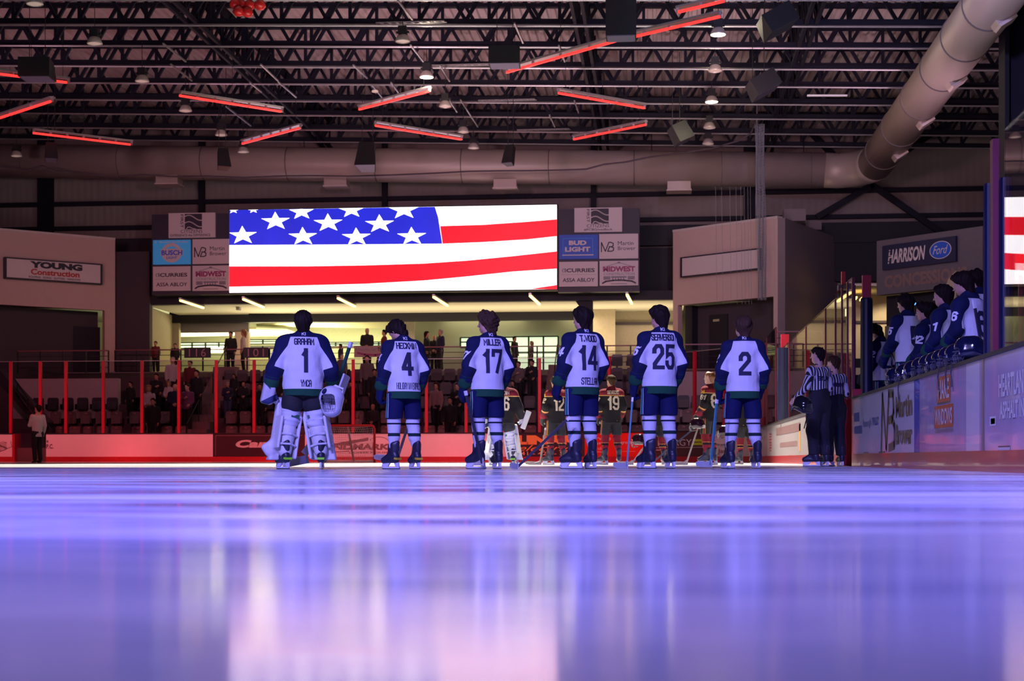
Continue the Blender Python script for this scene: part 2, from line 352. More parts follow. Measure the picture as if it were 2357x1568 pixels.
for x0, lab in ((-2.6, 'deep dark girder truss running away over the right of the screen'), (4.6, 'deep dark girder truss running away at the right, before the sloping duct'), (-15.2, 'deep dark girder truss running away over the left of the rink')):
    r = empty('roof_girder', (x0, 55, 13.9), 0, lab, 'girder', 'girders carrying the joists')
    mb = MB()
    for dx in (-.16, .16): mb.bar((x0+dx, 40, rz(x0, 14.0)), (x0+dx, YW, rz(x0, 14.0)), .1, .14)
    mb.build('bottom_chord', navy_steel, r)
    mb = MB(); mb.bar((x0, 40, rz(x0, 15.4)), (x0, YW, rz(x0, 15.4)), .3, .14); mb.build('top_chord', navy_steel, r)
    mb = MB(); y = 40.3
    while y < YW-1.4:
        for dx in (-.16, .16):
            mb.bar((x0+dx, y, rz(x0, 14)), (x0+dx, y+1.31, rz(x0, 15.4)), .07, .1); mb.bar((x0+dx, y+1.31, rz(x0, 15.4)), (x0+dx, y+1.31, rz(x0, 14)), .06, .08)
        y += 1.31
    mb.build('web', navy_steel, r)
# light bridging rods between joists
brs = [(915, 0, 949, 45), (1184, 53, 1204, 99), (945, 104, 975, 142), (1012, 150, 1035, 187), (813, 150, 845, 180), (856, 195, 880, 225), (1060, 230, 1100, 292), (1035, 232, 1052, 258), (1286, 105, 1300, 142), (1265, 265, 1277, 292),
       (600, 148, 640, 186), (640, 188, 682, 224), (375, 100, 428, 142), (575, 190, 602, 212), (520, 245, 578, 290), (393, 148, 442, 186), (900, 190, 917, 213), (1322, 232, 1332, 260)]
for i, (xa, ya, xb, yb) in enumerate(brs):
    A = atz(xa, ya, 13.75); B = atz(xb, yb, 13.75)
    mb = MB(); mb.bar(A, B, .05, .05)
    tag(mb.build('bridging_rod', grey_metal), 'thin light metal bridging rod between two roof joists, below the deck', 'rod', 'bridging rods between the joists')

# ------------------------------------------------------------------ hanging lights
def led_bar(a, b, units, lab):
    z = 12.6; A = atz(*a, z); B = atz(*b, z)
    r = empty('led_bar', ((A+B)/2), 0, lab, 'light', 'red LED bars hanging from the roof')
    d = (B-A).normalized(); L = (B-A).length; side = Vector((0, 1, 0))
    mb = MB(); mb.bar(A+Vector((0, .12, .16)), B+Vector((0, .12, .16)), .22, .06)
    for k in range(units*2+1):
        c = A+d*(L*k/(units*2)); mb.bar(c+Vector((0, .1, 0)), c+Vector((0, .12, .2)), .08, .05)
    mb.build('tray', grey_metal, r)
    for k in range(units):
        q = MB(); q.bar(A+d*(L*(k+.012)/units), A+d*(L*(k+.988)/units), .07, .07, m=0); q.build('red_tube', lamp_red, r)
    for t in (.08, .5, .92):
        mb = MB(); c = A+d*(L*t)+Vector((0, .12, .2)); mb.tube([c, (c.x, c.y, rz(c.x, 13.9))], .008, 4); mb.build('suspension_wire', black, r)
for a, b, u, lab in (((1165, 167), (1425, 92), 2, 'long red LED bar, lower left one below the big dark speakers'), ((1428, 92), (1658, 38), 2, 'long red LED bar at upper right ending beside the lit bell lamp'),
        ((1560, 28), (1668, 2), 1, 'red LED bar cut by the top edge of the picture'), ((-70, 294), (118, 233), 2, 'red LED bar rising right at the left edge of the picture'), ((-20, 168), (155, 190), 2, 'red LED bar partly behind the dark speaker at far left'),
        ((412, 220), (648, 257), 3, 'red LED bar with pale tray sloping down right above the left signs'), ((826, 252), (988, 210), 3, 'red LED bar rising right above the middle of the screen'),
        ((1285, 214), (1484, 249), 3, 'red LED bar sloping down right over the right end of the screen'), ((863, 289), (1062, 321), 3, 'red LED bar sloping down right just above the wall duct, screen centre'),
        ((1320, 321), (1487, 287), 3, 'lowest red LED bar rising right, above the right end of the screen'), ((557, 331), (690, 295), 3, 'short red LED bar rising right just above the wall duct at left'), ((75, 306), (301, 333), 3, 'red LED bar sloping down right above the duct at far left')):
    led_bar(a, b, u, lab)
def bell(px, py, lit, lab):
    z = 13.0; p = atz(px, py, z)
    r = empty('bell_lamp', p, 0, lab, 'lamp', 'bell shaped high bay lamps')
    mb = MB(); mb.lathe(p, [(.23, -.02), (.245, 0), (.22, .05), (.17, .16), (.12, .21), (.0, .22)], 20); mb.lathe(p, [(.225, -.015), (.20, .05), (.15, .15), (.1, .2)], 20)
    mb.build('reflector', mat('lamp_shade_metal', (.62, .56, .50), .4, metal=.3), r, smooth=True)
    mb = MB(); mb.lathe(p, [(0, .01), (.215, .01), (.215, .03), (0, .03)], 20); mb.build('lens', lamp_on if lit else lamp_dim, r)
    mb = MB(); mb.box(p.x-.13, p.y-.13, p.z+.2, p.x+.13, p.y+.13, p.z+.45); mb.box(p.x-.2, p.y-.05, p.z+.24, p.x+.2, p.y+.05, p.z+.3); mb.build('ballast_box', black, r)
    mb = MB(); mb.tube([p+Vector((0, 0, .44)), (p.x, p.y, rz(p.x, 14.0))], .012, 5); mb.build('hanger', black, r)
    if lit:
        lo = lamp('lamp_bulb', 'POINT', p+Vector((0, 0, -.12)), p, 160, (1, .85, .6), .15)
for q in ((218, 100, 0, 'unlit bell lamp at upper left under the third joist'), (927, 95, 0, 'unlit bell lamp above the lit one near picture centre'), (982, 177, 1, 'glowing bell lamp above the middle of the screen'), (80, 9, 0, 'bell lamp cut by the top left edge'),
        (327, 187, 0, 'unlit bell lamp right of the dark speaker at far left'), (427, 255, 0, 'unlit bell lamp tucked under the left end of a red LED bar'), (509, 311, 0, 'unlit bell lamp right above the small speaker at left'), (38, 359, 0, 'lowest bell lamp at far left over the duct'), (560, 350, 0, 'unlit bell lamp below the short red LED bar at left'),
        (1025, 245, 0, 'unlit bell lamp right below the end of a centre red LED bar'), (1066, 304, 0, 'unlit bell lamp at the right tip of the red LED bar over the screen'), (1090, 341, 0, 'small bell lamp with red side lights, over the duct at centre'), (1653, 79, 1, 'largest glowing bell lamp at upper right beside the LED bar tip'),
        (1646, 163, 0, 'unlit bell lamp under the largest glowing one'), (1638, 234, 1, 'smaller glowing bell lamp in the right column of lamps'), (1633, 294, 0, 'unlit bell lamp below the smaller glowing one at right'), (1630, 331, 0, 'lowest bell lamp of the right column')):
    bell(*q)
p = atz(863, 212, 13.4); mb = MB(); mb.lathe(p, [(0, 0), (.12, 0), (.12, .05), (0, .06)], 14); tag(mb.build('smoke_detector', lamp_dim), 'small pale round ceiling fitting left of the centre red LED bar', 'fitting')
for q, lab in (((1903, 220, 1950, 220), 'unlit strip light under the joists near the sloping duct'),):
    A = atz(q[0]-45, q[1], 13.4); B = atz(q[2], q[3], 13.4); mb = MB(); mb.bar(A, B, .07, .06); tag(mb.build('strip_light', mat('pale_tube', (.7, .62, .66), .4, emit=.25)), lab, 'light')

# ------------------------------------------------------------------ speakers
def speaker(px, py, w, h, z, yaw, lab, tilt=0, taper=.8, roll=0, face=(.10, .10, .16)):
    c = atz(px, py, z); s = F/((-c.x*ST+c.y*CT)); W = w/s; H = h/s; D = W*.8
    r = empty('loudspeaker', c, 0, lab, 'loudspeaker', 'black loudspeakers hanging from the roof')
    R = Matrix.Rotation(roll, 3, 'Y')@Matrix.Rotation(yaw, 3, 'Z')@Matrix.Rotation(tilt, 3, 'X')
    def P(x, y, zz): return c+R@Vector((x*W/2, y*D/2, zz*H/2))
    vs = [P(-1, -1, -1), P(1, -1, -1), P(taper, 1, -1), P(-taper, 1, -1), P(-taper, -taper, 1), P(taper, -taper, 1), P(taper*.8, 1, 1), P(-taper*.8, 1, 1)]
    mb = MB(); mb.add(vs, [(0, 3, 2, 1), (4, 5, 6, 7), (0, 1, 5, 4), (1, 2, 6, 5), (2, 3, 7, 6), (3, 0, 4, 7)]); mb.build('cabinet', black, r)
    mb = MB(); mb.add([P(-.92, -.95, -1.04), P(.92, -.95, -1.04), P(taper*.9, .92, -1.04), P(-taper*.9, .92, -1.04), P(-.92, -.95, -1.0), P(.92, -.95, -1.0), P(taper*.9, .92, -1.0), P(-taper*.9, .92, -1.0)],
        [(0, 3, 2, 1), (4, 5, 6, 7), (0, 1, 5, 4), (1, 2, 6, 5), (2, 3, 7, 6), (3, 0, 4, 7)]); mb.build('grille', mat('speaker_grille_%d' % int(face[0]*100), face, .5), r)
    mb = MB()
    for sx in (-.5, .5): a = P(sx, 0, .9); mb.tube([a, (a.x, a.y, rz(a.x, 15.44))], .012, 5)
    mb.build('chain', black, r)
speaker(1430, 42, 70, 92, 12.4, .0, 'largest black loudspeaker, hung against the top edge of the picture', taper=1.0)
speaker(1162, 132, 72, 40, 12.6, .05, 'wide low black loudspeaker at the left tip of the long LED bar', taper=1.0)
speaker(1787, 50, 78, 46, 12.6, .3, 'tilted black loudspeaker high at right with a pale edge', roll=-.55, taper=1.0, face=(.03, .03, .05))
speaker(1755, 196, 66, 40, 12.2, .3, 'tilted black loudspeaker below the other tilted one, over the netting', roll=-.55, taper=1.0, face=(.03, .03, .05))
speaker(86, 160, 72, 44, 12.6, .1, 'black loudspeaker in front of a red LED bar at far left', taper=1.0)
speaker(845, 360, 50, 60, 11.8, 0, 'black wedge loudspeaker with blue grey face over the duct', taper=.7, tilt=-.25, face=(.30, .32, .48))
speaker(1173, 357, 27, 46, 11.8, -.35, 'narrow wedge loudspeaker over the duct, right of centre', taper=.7, tilt=-.25, face=(.10, .03, .06))
speaker(513, 366, 32, 46, 11.8, .5, 'narrow wedge loudspeaker over the duct at left', taper=.7, tilt=-.25, face=(.09, .02, .05))
speaker(1565, 307, 44, 42, 12.2, .5, 'dark tilted loudspeaker right of the lowest LED bar', roll=-.5, taper=.9, face=(.03, .02, .04))
speaker(118, 350, 30, 40, 12.0, .4, 'dim wedge loudspeaker over the duct at far left', taper=.8, tilt=-.2, face=(.10, .01, .03))
# red cloth bundle
p = atz(570, 10, 13.0); mb = MB()
for k in range(7):
    a = Vector((math.sin(k*1.9)*.42, math.cos(k*2.3)*.2, -.12*(k % 3))); q = p+a
    mb.lathe(q+Vector((0, 0, -.1)), [(0, 0), (.1, .02), (.17, .1), (.14, .22), (.05, .3), (0, .32)], 9)
tag(mb.build('balloon_cluster', mat('red_foil', (.65, .02, .02), .25), smooth=True), 'crumpled bunch of red balloons caught in the joists at the top edge', 'balloons')

# ------------------------------------------------------------------ ducts
r = empty('air_duct', (-8, 66, 12.5), 0, 'huge round air duct along the back wall turning towards the camera at right', 'duct')
E = at(2008, 393, 66.2); RD = .74
L0 = Vector((-31, 66.2, E.z+.03*(E.x+31)))
def ring_tube(path, rad, n=36):
    q = MB(); q.tube(path, rad, n); return q
mainp = [L0, Vector((E.x-2.0, 66.2, E.z+.06))]
ring_tube(mainp, RD).build('wall_run', duct_m, r, smooth=True)
arc = [Vector((E.x-2.0, 66.2, E.z+.06))]+[Vector((E.x-2.0+1.9*math.sin(a), 66.2-1.9*(1-math.cos(a)), E.z)) for a in (0.3, .6, .9, 1.2, 1.5)]
ring_tube(arc, RD).build('elbow', duct_m, r, smooth=True)
ex, ez = arc[-1].x, E.z
ring_tube([arc[-1], Vector((ex, 30, ez))], RD*.99).build('side_run', duct_m, r, smooth=True)
q = MB(); dark_seam = mat('duct_seam', (.14, .11, .11), .5)
for px in (60, 280, 470, 665, 868, 1065, 1265, 1460, 1660, 1865, 1930, 1965):
    c = at(px, 390, 66.2); z = L0.z+(c.x-L0.x)*(-.03); q = MB(); q.tube([(c.x-.02, 66.2, z), (c.x+.02, 66.2, z)], RD+.018, 36); q.build('seam_ring', dark_seam, r)
for y in (62, 57.5, 53, 49, 45.4, 42.2, 39.2, 36): q = MB(); q.tube([(ex, y-.03, ez), (ex, y+.03, ez)], RD+.02, 36); q.build('seam_ring', dark_seam, r)

for px in (386, 773, 1163, 1563):
    c = at(px, 425, 65.9); q = MB(); z = L0.z-.03*(c.x-L0.x)-RD
    q.box(c.x-.5, 65.75, z-.24, c.x+.5, 66.5, z+.12); v = q.build('wall_vent', duct_m, r)
    q = MB(); q.box(c.x-.54, 65.68, z-.30, c.x+.54, 66.56, z-.24); q.build('grille', mat('pale_grille', (.62, .5, .48), .4), v)
for (px, py) in ((2300, 40), (2192, 183), (2122, 287), (2064, 378)):
    c = atx(px, py, ex-.45) if False else None
    u = (px-CX)/F; X = ex+.1; Y = X*(CT+u*ST)/(u*CT-ST); c = Vector((X, Y, ez-RD*.72))
    R = Matrix.Rotation(math.radians(-32), 3, 'Y')
    q = MB(); q.obox(c, (.24, .32, .26), R); v = q.build('side_vent', duct_m, r)
    q = MB(); q.obox(c+R@Vector((0, -.12, -.28)), (.25, .34, .04), R); q.build('grille', mat('pale_grille', (.62, .5, .48), .4), v)
q = MB()
for px in (300, 700, 1100, 1500, 1850):
    c = at(px, 380, 66.2); q.tube([(c.x, 66.2, ez+RD), (c.x, 66.2, 14.3)], .02, 5)
for y in (60, 54, 48, 43): q.tube([(ex, y, ez+RD), (ex, y, rz(ex, 14.2))], .02, 5)
q.build('hanger', navy_steel, r)
# drooping cable
pts = [(-20, 380), (30, 386), (60, 392), (97, 380), (130, 392), (200, 400), (260, 405), (330, 403), (400, 407), (480, 405), (560, 408), (640, 404), (720, 403), (800, 405), (900, 403), (1000, 400), (1080, 396), (1150, 393), (1220, 392), (1300, 391), (1350, 388), (1390, 377), (1440, 372), (1500, 362), (1570, 352), (1640, 340), (1700, 325), (1728, 306), (1741, 280), (1745, 235), (1752, 205)]
mb = MB(); mb.tube([at(a, b+1.5*math.sin(a*.15), 63.5) for a, b in pts], .035, 6)
tag(mb.build('draped_cable', mat('net_rope', (.10, .07, .09), .8)), 'dark drooping cable strung across in front of the big duct', 'cable')
# gathered netting
r = empty('protective_net', at(1745, 690, 62.3), 0, 'grey protective net gathered in a tall bundle beside the right booth', 'netting')
mb = MB()
for k in range(16):
    x0 = 1738+k*1.3+rng.rand(); mb.tube([at(x0+4*math.sin(t*1.3+k)*.4+(t*.9), 285+t*58, 62.2+.03*k) for t in range(8)], .012, 4)
for k in range(60):
    y = 290+k*6.6; mb.tube([at(1739+k*.12, y, 62.25), at(1748+k*.12, y+4, 62.3), at(1757+k*.12, y, 62.25)], .009, 4)
a = at(1742, 288, 62.25); mb.tube([a, (a.x, a.y, rz(a.x, 15.44))], .02, 5); mb.build('gathered_mesh', net_m, r)
mb = MB()
for x0 in (1683, 1697, 1708, 1716, 1724, 1730, 1664, 1650): mb.tube([at(x0-3, 430, 62.1), at(x0, 700, 62.1)], .006, 4)
mb.build('strands', net_m, r)

# ------------------------------------------------------------------ video screen and sponsor signs
A = at(528, 600, 66); B = at(1281.5, 600, 66); ZT, ZB = 11.17, 7.50
r = empty('video_screen', ((A.x+B.x)/2, 66, ZB), 0, 'wide lit video screen showing a waving red white and blue striped flag', 'screen')
mb = MB(); mb.box(A.x-.05, 66.03, ZB-.05, B.x+.05, 66.5, ZT+.05); mb.build('housing', black, r)
fc = Face((A.x, 66, ZB), (B.x, 66, ZB), (0, 0, 1), ZT-ZB)
EM = 2.3
s_w = mat('screen_white', (1, .97, 1.0), .4, emit=EM*1.0, vary=.03, vscale=3); s_r = mat('screen_red', (.95, .004, .014), .4, emit=EM*.62, vary=.10, vscale=.6); s_b = mat('screen_blue', (.010, .022, .60), .4, emit=EM*.42, vary=.35, vscale=.5)
def sp(px, py):   # position on the crop 2357x686 of the screen
    x0 = 57+(2302-57)*0; top = 70+(px-57)/(2245)*(37-70); bot = 632+(px-57)/2245*(608-632)
    return ((px-57)/2245, (bot-py)/(bot-top))
mb = MB(); fc.rect(mb, 0, 0, 1, 1, 0, off=.0)
def curve(pts): return [sp(*p) for p in pts]
red = [((1513,180),(1800,172),(2100,152),(2302,135),(2302,250),(2100,272),(1800,290),(1530,300)),
       ((57,452),(600,452),(1000,446),(1400,434),(1700,414),(2000,385),(2302,352),(2302,470),(2000,490),(1700,522),(1400,550),(1000,572),(600,582),(57,592)),
       ((2110,608),(2302,580),(2302,609))]
for q in red: fc.poly(mb, curve(q), 1, off=.004)
fc.poly(mb, curve([(57, 70), (1478, 50), (1500, 120), (1528, 300), (1000, 304), (57, 308)]), 2, off=.004)
def star(cx, cy, r_, clip=True):
    pts = []
    for k in range(10):
        a = math.pi/2+k*math.pi/5+.03; rr = r_ if k % 2 == 0 else r_*.40
        X_, Y_ = cx+rr*1.0*math.cos(a), cy-rr*.62*math.sin(a)
        u, v = sp(X_, Y_); pts.append((max(0, u), min(1, v)))
    fc.poly(mb, pts, 0, off=.008)
for cx, cy in ((150, 242), (380, 146), (570, 250), (745, 158), (940, 254), (1100, 165), (1320, 250)): star(cx, cy, 105)
for cx, cy in ((560, 78), (905, 66), (1265, 66)): star(cx, cy+5, 108 if cx > 1000 else 90)
star(85, 70, 40); star(225, 68, 40)
mb.build('display', [s_w, s_r, s_b], r, fix=False)
sg_w = mat('sign_face', (.62, .52, .56), .5, vary=.03, emit=.02); sg_k = mat('sign_black', (.02, .015, .04), .5); sg_b = mat('sign_blue', (.01, .06, .42), .5, emit=.12); sg_lb = mat('sign_light_blue', (.03, .28, .62), .5, emit=.25)
sg_p = mat('sign_purple', (.30, .02, .14), .5); sg_g = mat('sign_grey', (.22, .20, .26), .5); sg_r = mat('sign_red', (.45, .03, .03), .5)
SG = [sg_w, sg_k, sg_b, sg_lb, sg_p, sg_g, sg_r]
def sign(px0, py0, px1, py1, Y, lab, fn, bg=0, name='sponsor_sign', t=.12, mid=None):
    a = at(px0, (py0[0] if isinstance(py0, tuple) else py0), Y); c = at(px0, (py1[0] if isinstance(py1, tuple) else py1), Y); b = at(px1, 0, Y)
    f = Face((a.x, Y, c.z), (b.x, Y, c.z), (0, 0, 1), a.z-c.z)
    r = empty(name, ((a.x+b.x)/2, Y, c.z), 0, lab, 'sign')
    q = MB(); f.slab(q, t); q.build('panel', [SG[bg]], r)
    q = MB(); fn(q, f); q.build('lettering', SG, r, fix=False)
def fc_bank(q, f, low):
    f.rect(q, .35, .34, .72, .96, 1)
    for k, y in enumerate((.88, .62)):
        pts = [(.35+.37*t/10, y-.04+.07*math.sin(math.pi*t/10*1.7+.2)-.10*(t/10)**2) for t in range(11)]; f.stroke(q, pts, .045, 0, off=.01)
    f.stroke(q, [(.39, .35), (.41, .42), (.45, .43), (.52, .37), (.58, .35)], .035, 0, off=.01)
    f.textup(q, 'FIRST', .26, .40, .32, .94, .01, 1); f.text(q, 'CITIZENS', .26, .19, .73, .32, .0, m=1)
    f.text(q, low, .20 if low[0] == '#' else .04, .05, .80 if low[0] == '#' else .9, .15, .01, m=1)
def mbrower(q, f):
    f.stroke(q, [(.06, .28), (.06, .66), (.16, .30), (.25, .66), (.30, .66), (.36, .62), (.36, .52), (.31, .48), (.27, .48)], .045, 1)
    f.stroke(q, [(.31, .48), (.37, .44), (.37, .34), (.32, .30), (.22, .30), (.27, .5)], .045, 1)
    f.text(q, 'Martin', .48, .54, .88, .70, .0, m=1); f.text(q, 'Brower', .48, .34, .93, .49, .0, m=1)
def curries(q, f):
    f.text(q, 'CURRIES', .19, .57, .92, .73, .03, m=1); f.stroke(q, [(.13, .72), (.09, .69), (.08, .63), (.11, .58)], .03, 5); f.rect(q, .14, .57, .18, .73, 5)
    f.stroke(q, [(.05, .48), (.96, .48)], .01, 5); f.text(q, 'ASSA ABLOY', .09, .18, .92, .34, .02, m=1)
def midwest(q, f):
    f.stroke(q, [(.08, .73), (.5, .93), (.92, .73)], .025, 5); f.poly(q, [(.44, .89), (.47, .95), (.5, .97), (.53, .95), (.56, .89)], 5)
    f.text(q, 'MIDWEST', .09, .56, .92, .78, .05, m=4); f.text(q, 'CONSTRUCTION', .10, .42, .91, .52, .01, m=5)
    f.rect(q, .10, .24, .28, .38, 5); f.rect(q, .30, .31, .70, .38, 5); f.rect(q, .73, .24, .91, .38, 5)
    for k in range(5): f.rect(q, .33+k*.07, .25, .36+k*.07, .31, 5)
    f.stroke(q, [(.08, .10), (.16, .17), (.35, .21), (.5, .22), (.65, .21), (.84, .17), (.93, .10)], .07, 1); f.stroke(q, [(.3, .07), (.7, .07)], .03, 5)
def busch(q, f):
    pts = [(.5+.27*math.cos(a)*1.0, .47+.40*math.sin(a)) for a in np.linspace(0, 2*math.pi, 30)[:-1]]; f.poly(q, pts, 0)
    f.rect(q, .21, .36, .81, .62, 0, off=.005); f.text(q, 'BUSCH', .23, .37, .79, .58, .035, m=2, off=.009); f.text(q, 'LIGHT', .36, .22, .66, .32, .02, .2, m=2, off=.009)
    f.poly(q, [(.34, .64), (.44, .72), (.5, .80), (.56, .73), (.66, .64)], 3, off=.008); f.poly(q, [(.46, .74), (.5, .80), (.54, .75), (.5, .72)], 0, off=.011)
    f.text(q, 'B   Nowak Distributing', .05, .86, .93, .95, .02, m=0)
def bud(q, f):
    f.text(q, 'BUD', .25, .57, .70, .76, .05, m=0); f.text(q, 'LIGHT', .15, .30, .80, .50, .05, m=0)
    f.rect(q, .08, .145, .88, .185, 0); f.stroke(q, [(.10, .10), (.10, .85), (.86, .85), (.86, .10)], .01, 3)
def blank(q, f): f.rect(q, 0.0, 0.0, .01, .01, 1)
mb = MB(); a = at(349, 480, 66.1); b = at(527, 480, 66.1); mb.box(a.x, 66.12, 7.45, b.x, 67.0, 11.05); tag(mb.build('sign_backing', sg_k), 'dark backing frame of the sign cluster left of the screen', 'frame')
mb = MB(); a = at(1284, 480, 66.1); b = at(1472, 480, 66.1); mb.box(a.x, 66.12, 7.38, b.x, 67.0, 10.99); tag(mb.build('sign_backing', sg_k), 'dark backing frame of the sign cluster right of the screen', 'frame')
YS = 66.0
sign(388, 491, 495, 548, YS, 'bank sign with wave emblem at the top of the left cluster', lambda q, f: fc_bank(q, f, 'EXPERIENCE the DIFFERENCE'))
sign(352, 553, 438, 609, YS, 'light blue beer sign with round mountain badge in the left cluster', busch, 3)
sign(443, 551, 527, 608, YS, 'white sign with linked letters logo in the left cluster, beside the screen', mbrower)
sign(352, 614, 438, 670, YS, 'white sign with two bold company names at lower left of the left cluster', curries)
sign(443, 612, 527, 670, YS, 'white construction sign with purple letters in the left cluster', midwest)
sign(1322, 479, 1432, 535, YS, 'bank sign with wave emblem at the top of the right cluster', lambda q, f: fc_bank(q, f, '#FCBGivesBack'))
sign(1287, 541, 1377, 597, YS, 'dark blue beer sign in the right cluster beside the screen', bud, 2)
sign(1379, 539, 1469, 596, YS, 'white sign with linked letters logo in the right cluster', mbrower)
sign(1287, 603, 1376, 660, YS, 'white sign with two bold company names in the right cluster', curries)
sign(1380, 601, 1469, 658, YS, 'white construction sign with purple letters in the right cluster', midwest)

# ------------------------------------------------------------------ corner booths
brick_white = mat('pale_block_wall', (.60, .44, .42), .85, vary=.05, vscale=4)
def booth(side):
    lab = 'pale angled corner booth wall at the left carrying a framed sign' if side == 'l' else 'pale angled corner booth wall at the right carrying an empty sign frame'
    if side == 'l': P0 = at(-160, 500, 61.4); P1 = at(265, 500, 66.6)
    else: P0 = at(1549, 500, 66.7); P1 = at(1790, 500, 63.2)
    P0.z = P1.z = 0; U = (P1-P0); W = U.length; U.normalize(); N = Vector((-U.y, U.x, 0)); zt, zb, z0 = 10.0, 6.8, 3.9
    r = empty('corner_booth', (P0+P1)/2+Vector((0, 0, z0)), 0, lab, 'booth')
    def slab(u0, u1, za, zb_, d0, d1, m, name='wall_panel'):
        q = MB(); q.prism([(u0*W, za), (u1*W, za), (u1*W, zb_), (u0*W, zb_)], P0+N*d0, U, (0, 0, 1), N*(d1-d0)); return q.build(name, m, r)
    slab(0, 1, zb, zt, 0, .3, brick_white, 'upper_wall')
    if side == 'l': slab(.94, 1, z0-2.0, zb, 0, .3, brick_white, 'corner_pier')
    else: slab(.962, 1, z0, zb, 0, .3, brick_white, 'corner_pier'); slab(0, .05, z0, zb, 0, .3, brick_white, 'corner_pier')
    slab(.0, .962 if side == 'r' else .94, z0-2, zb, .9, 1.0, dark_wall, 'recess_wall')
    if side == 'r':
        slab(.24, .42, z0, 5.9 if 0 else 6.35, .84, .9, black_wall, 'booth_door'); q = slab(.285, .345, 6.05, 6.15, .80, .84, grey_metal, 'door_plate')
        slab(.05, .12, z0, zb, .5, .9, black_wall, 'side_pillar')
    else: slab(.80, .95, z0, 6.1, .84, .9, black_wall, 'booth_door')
    slab(0, 1, zt, zt+.1, -.03, .35, plaster, 'coping')
    return P0, U, W, N, r
P0, U, W, N, r = booth('l')
A = at(7, 600, 63.5); Bp = at(231, 600, 66.1)
def on(px, P0, U):       # distance along the booth face seen at the pixel
    u = (px-CX)/F; dx, dy = u*CT-ST, CT+u*ST          # ray direction (X,Y)
    M_ = np.array([[dx, -U.x], [dy, -U.y]]); s_, t_ = np.linalg.solve(M_, [P0.x, P0.y]); return t_, s_
def booth_sign(P0, U, N, px0, px1, z0, z1, lab, fn):
    t0, t1 = on(px0, P0, U)[0], on(px1, P0, U)[0]; O = P0+U*t0-N*.25; O.z = z0
    f = Face(O, O+U*(t1-t0), (0, 0, 1), z1-z0)
    r = empty('sign_board', O+U*(t1-t0)/2, 0, lab, 'sign')
    q = MB(); f.slab(q, .24); q.build('casing', sg_k, r)
    q = MB(); f.rect(q, .02, .06, .98, .94, 0, off=.003); q.build('face', [sg_w], r, fix=False)
    q = MB(); e = .022
    for a, b, c, d in ((0, 0, 1, .045), (0, .955, 1, 1), (0, 0, .012, 1), (.988, 0, 1, 1)): q.prism([(a*f.w, b*f.h), (c*f.w, b*f.h), (c*f.w, d*f.h), (a*f.w, d*f.h)], f.O, f.U, f.V, f.N*.03)
    q.build('rim', sg_k, r)
    if fn: q = MB(); fn(q, f); q.build('lettering', SG, r, fix=False)
def young(q, f):
    f.text(q, 'YOUNG', .25, .58, .79, .90, .07, m=1); f.text(q, 'Construction', .26, .26, .76, .54, .04, m=6)
    f.text(q, 'ROOFING · SIDING · GUTTERS · WINDOWS', .24, .10, .77, .20, .02, m=1)
booth_sign(P0, U, N, 7, 231, 7.92, 8.84, 'long framed sign with dark and red lettering on the left booth', young)
P0, U, W, N, r = booth('r')
booth_sign(P0, U, N, 1575, 1757, 7.95, 8.82, 'empty long sign frame on the right booth behind the netting', None)
# side wall of the right booth
a = at(1790, 500, 63.2); b = at(1912, 520, 69.0)
side_m = mat('grey_side_wall', (.21, .165, .19), .85, vary=.06, vscale=.7)
mb = MB(); mb.prism([(a.x, a.y), (a.x+.3, a.y), (b.x+.3, b.y), (b.x, b.y)], (0, 0, 3.4), (1, 0, 0), (0, 1, 0), (0, 0, 6.6)); struct(mb.build('wall_booth', side_m))
mb = MB(); mb.box(5.0, 64.0, 10.0, 5.9, 64.8, 10.5); mb.box(6.2, 66.5, 10.0, 6.8, 67.3, 10.4); struct(mb.build('trim_4', side_m))

# ------------------------------------------------------------------ concourse behind the stand
def slab_px(px0, px1, Y, z0, z1, t, m, name, n=None):
    a = at(px0, 0, Y); b = at(px1, 0, Y); q = MB(); q.box(a.x, Y, z0, b.x, Y+t, z1); return struct(q.build(name, m))
CF = 4.0
mb = MB(); mb.box(-31, 66, CF-.3, 16, 81, CF); struct(mb.build('floor', mat('concourse_floor', (.25, .22, .2), .5)))
slab_px(342, 1549, 67.0, 7.10, 7.50, .4, black_wall, 'trim_5')                   # edge beam
slab_px(262, 344, 66.8, CF, 9.5, .4, dark_wall, 'wall_back')
a = at(342, 0, 67.5); b = at(1549, 0, 67.5); aL = at(397, 0, 72.0)
mb = MB(); mb.box(a.x, 67.4, 7.10, b.x+.5, 72.0, 7.3); struct(mb.build('ceiling', cream))
mb = MB(); mb.prism([(a.x-.3, 67.0), (a.x, 67.0), (aL.x, 72.0), (aL.x-.3, 72.0)], (0, 0, CF), (1, 0, 0), (0, 1, 0), (0, 0, 3.09)); struct(mb.build('wall_left', tan))
slab_px(390, 1365, 71.9, 6.72, 7.35, .5, black_wall, 'trim_6')
slab_px(395, 412, 72.0, CF, 7.0, .3, tan, 'wall_back'); slab_px(395, 572, 72.4, 6.28, 7.0, .2, grey_wall, 'wall_back')
slab_px(540, 572, 72.3, CF, 6.3, .3, mat('pinkish_pier', (.5, .38, .32), .8), 'wall_back')
# lobby beyond
lobby_c = mat('lobby_ceiling', (.30, .31, .26), .7); lob_w = mat('lobby_wall', (.30, .30, .24), .8, vary=.05, vscale=.6)
mb = MB(); mb.box(-31, 72.2, 7.6, 4, 81, 7.75); struct(mb.build('ceiling', lobby_c))
slab_px(938, 1365, 76.5, CF, 7.6, .2, lob_w, 'wall_back')
mb = MB(); mb.box(-31, 80.8, CF, 4, 81, 7.6); struct(mb.build('wall_back', mat('lobby_far_wall', (.5, .5, .34), .8)))
slab_px(921, 953, 74.5, CF, 7.6, .3, mat('lobby_column', (.55, .48, .40), .8), 'wall_back')
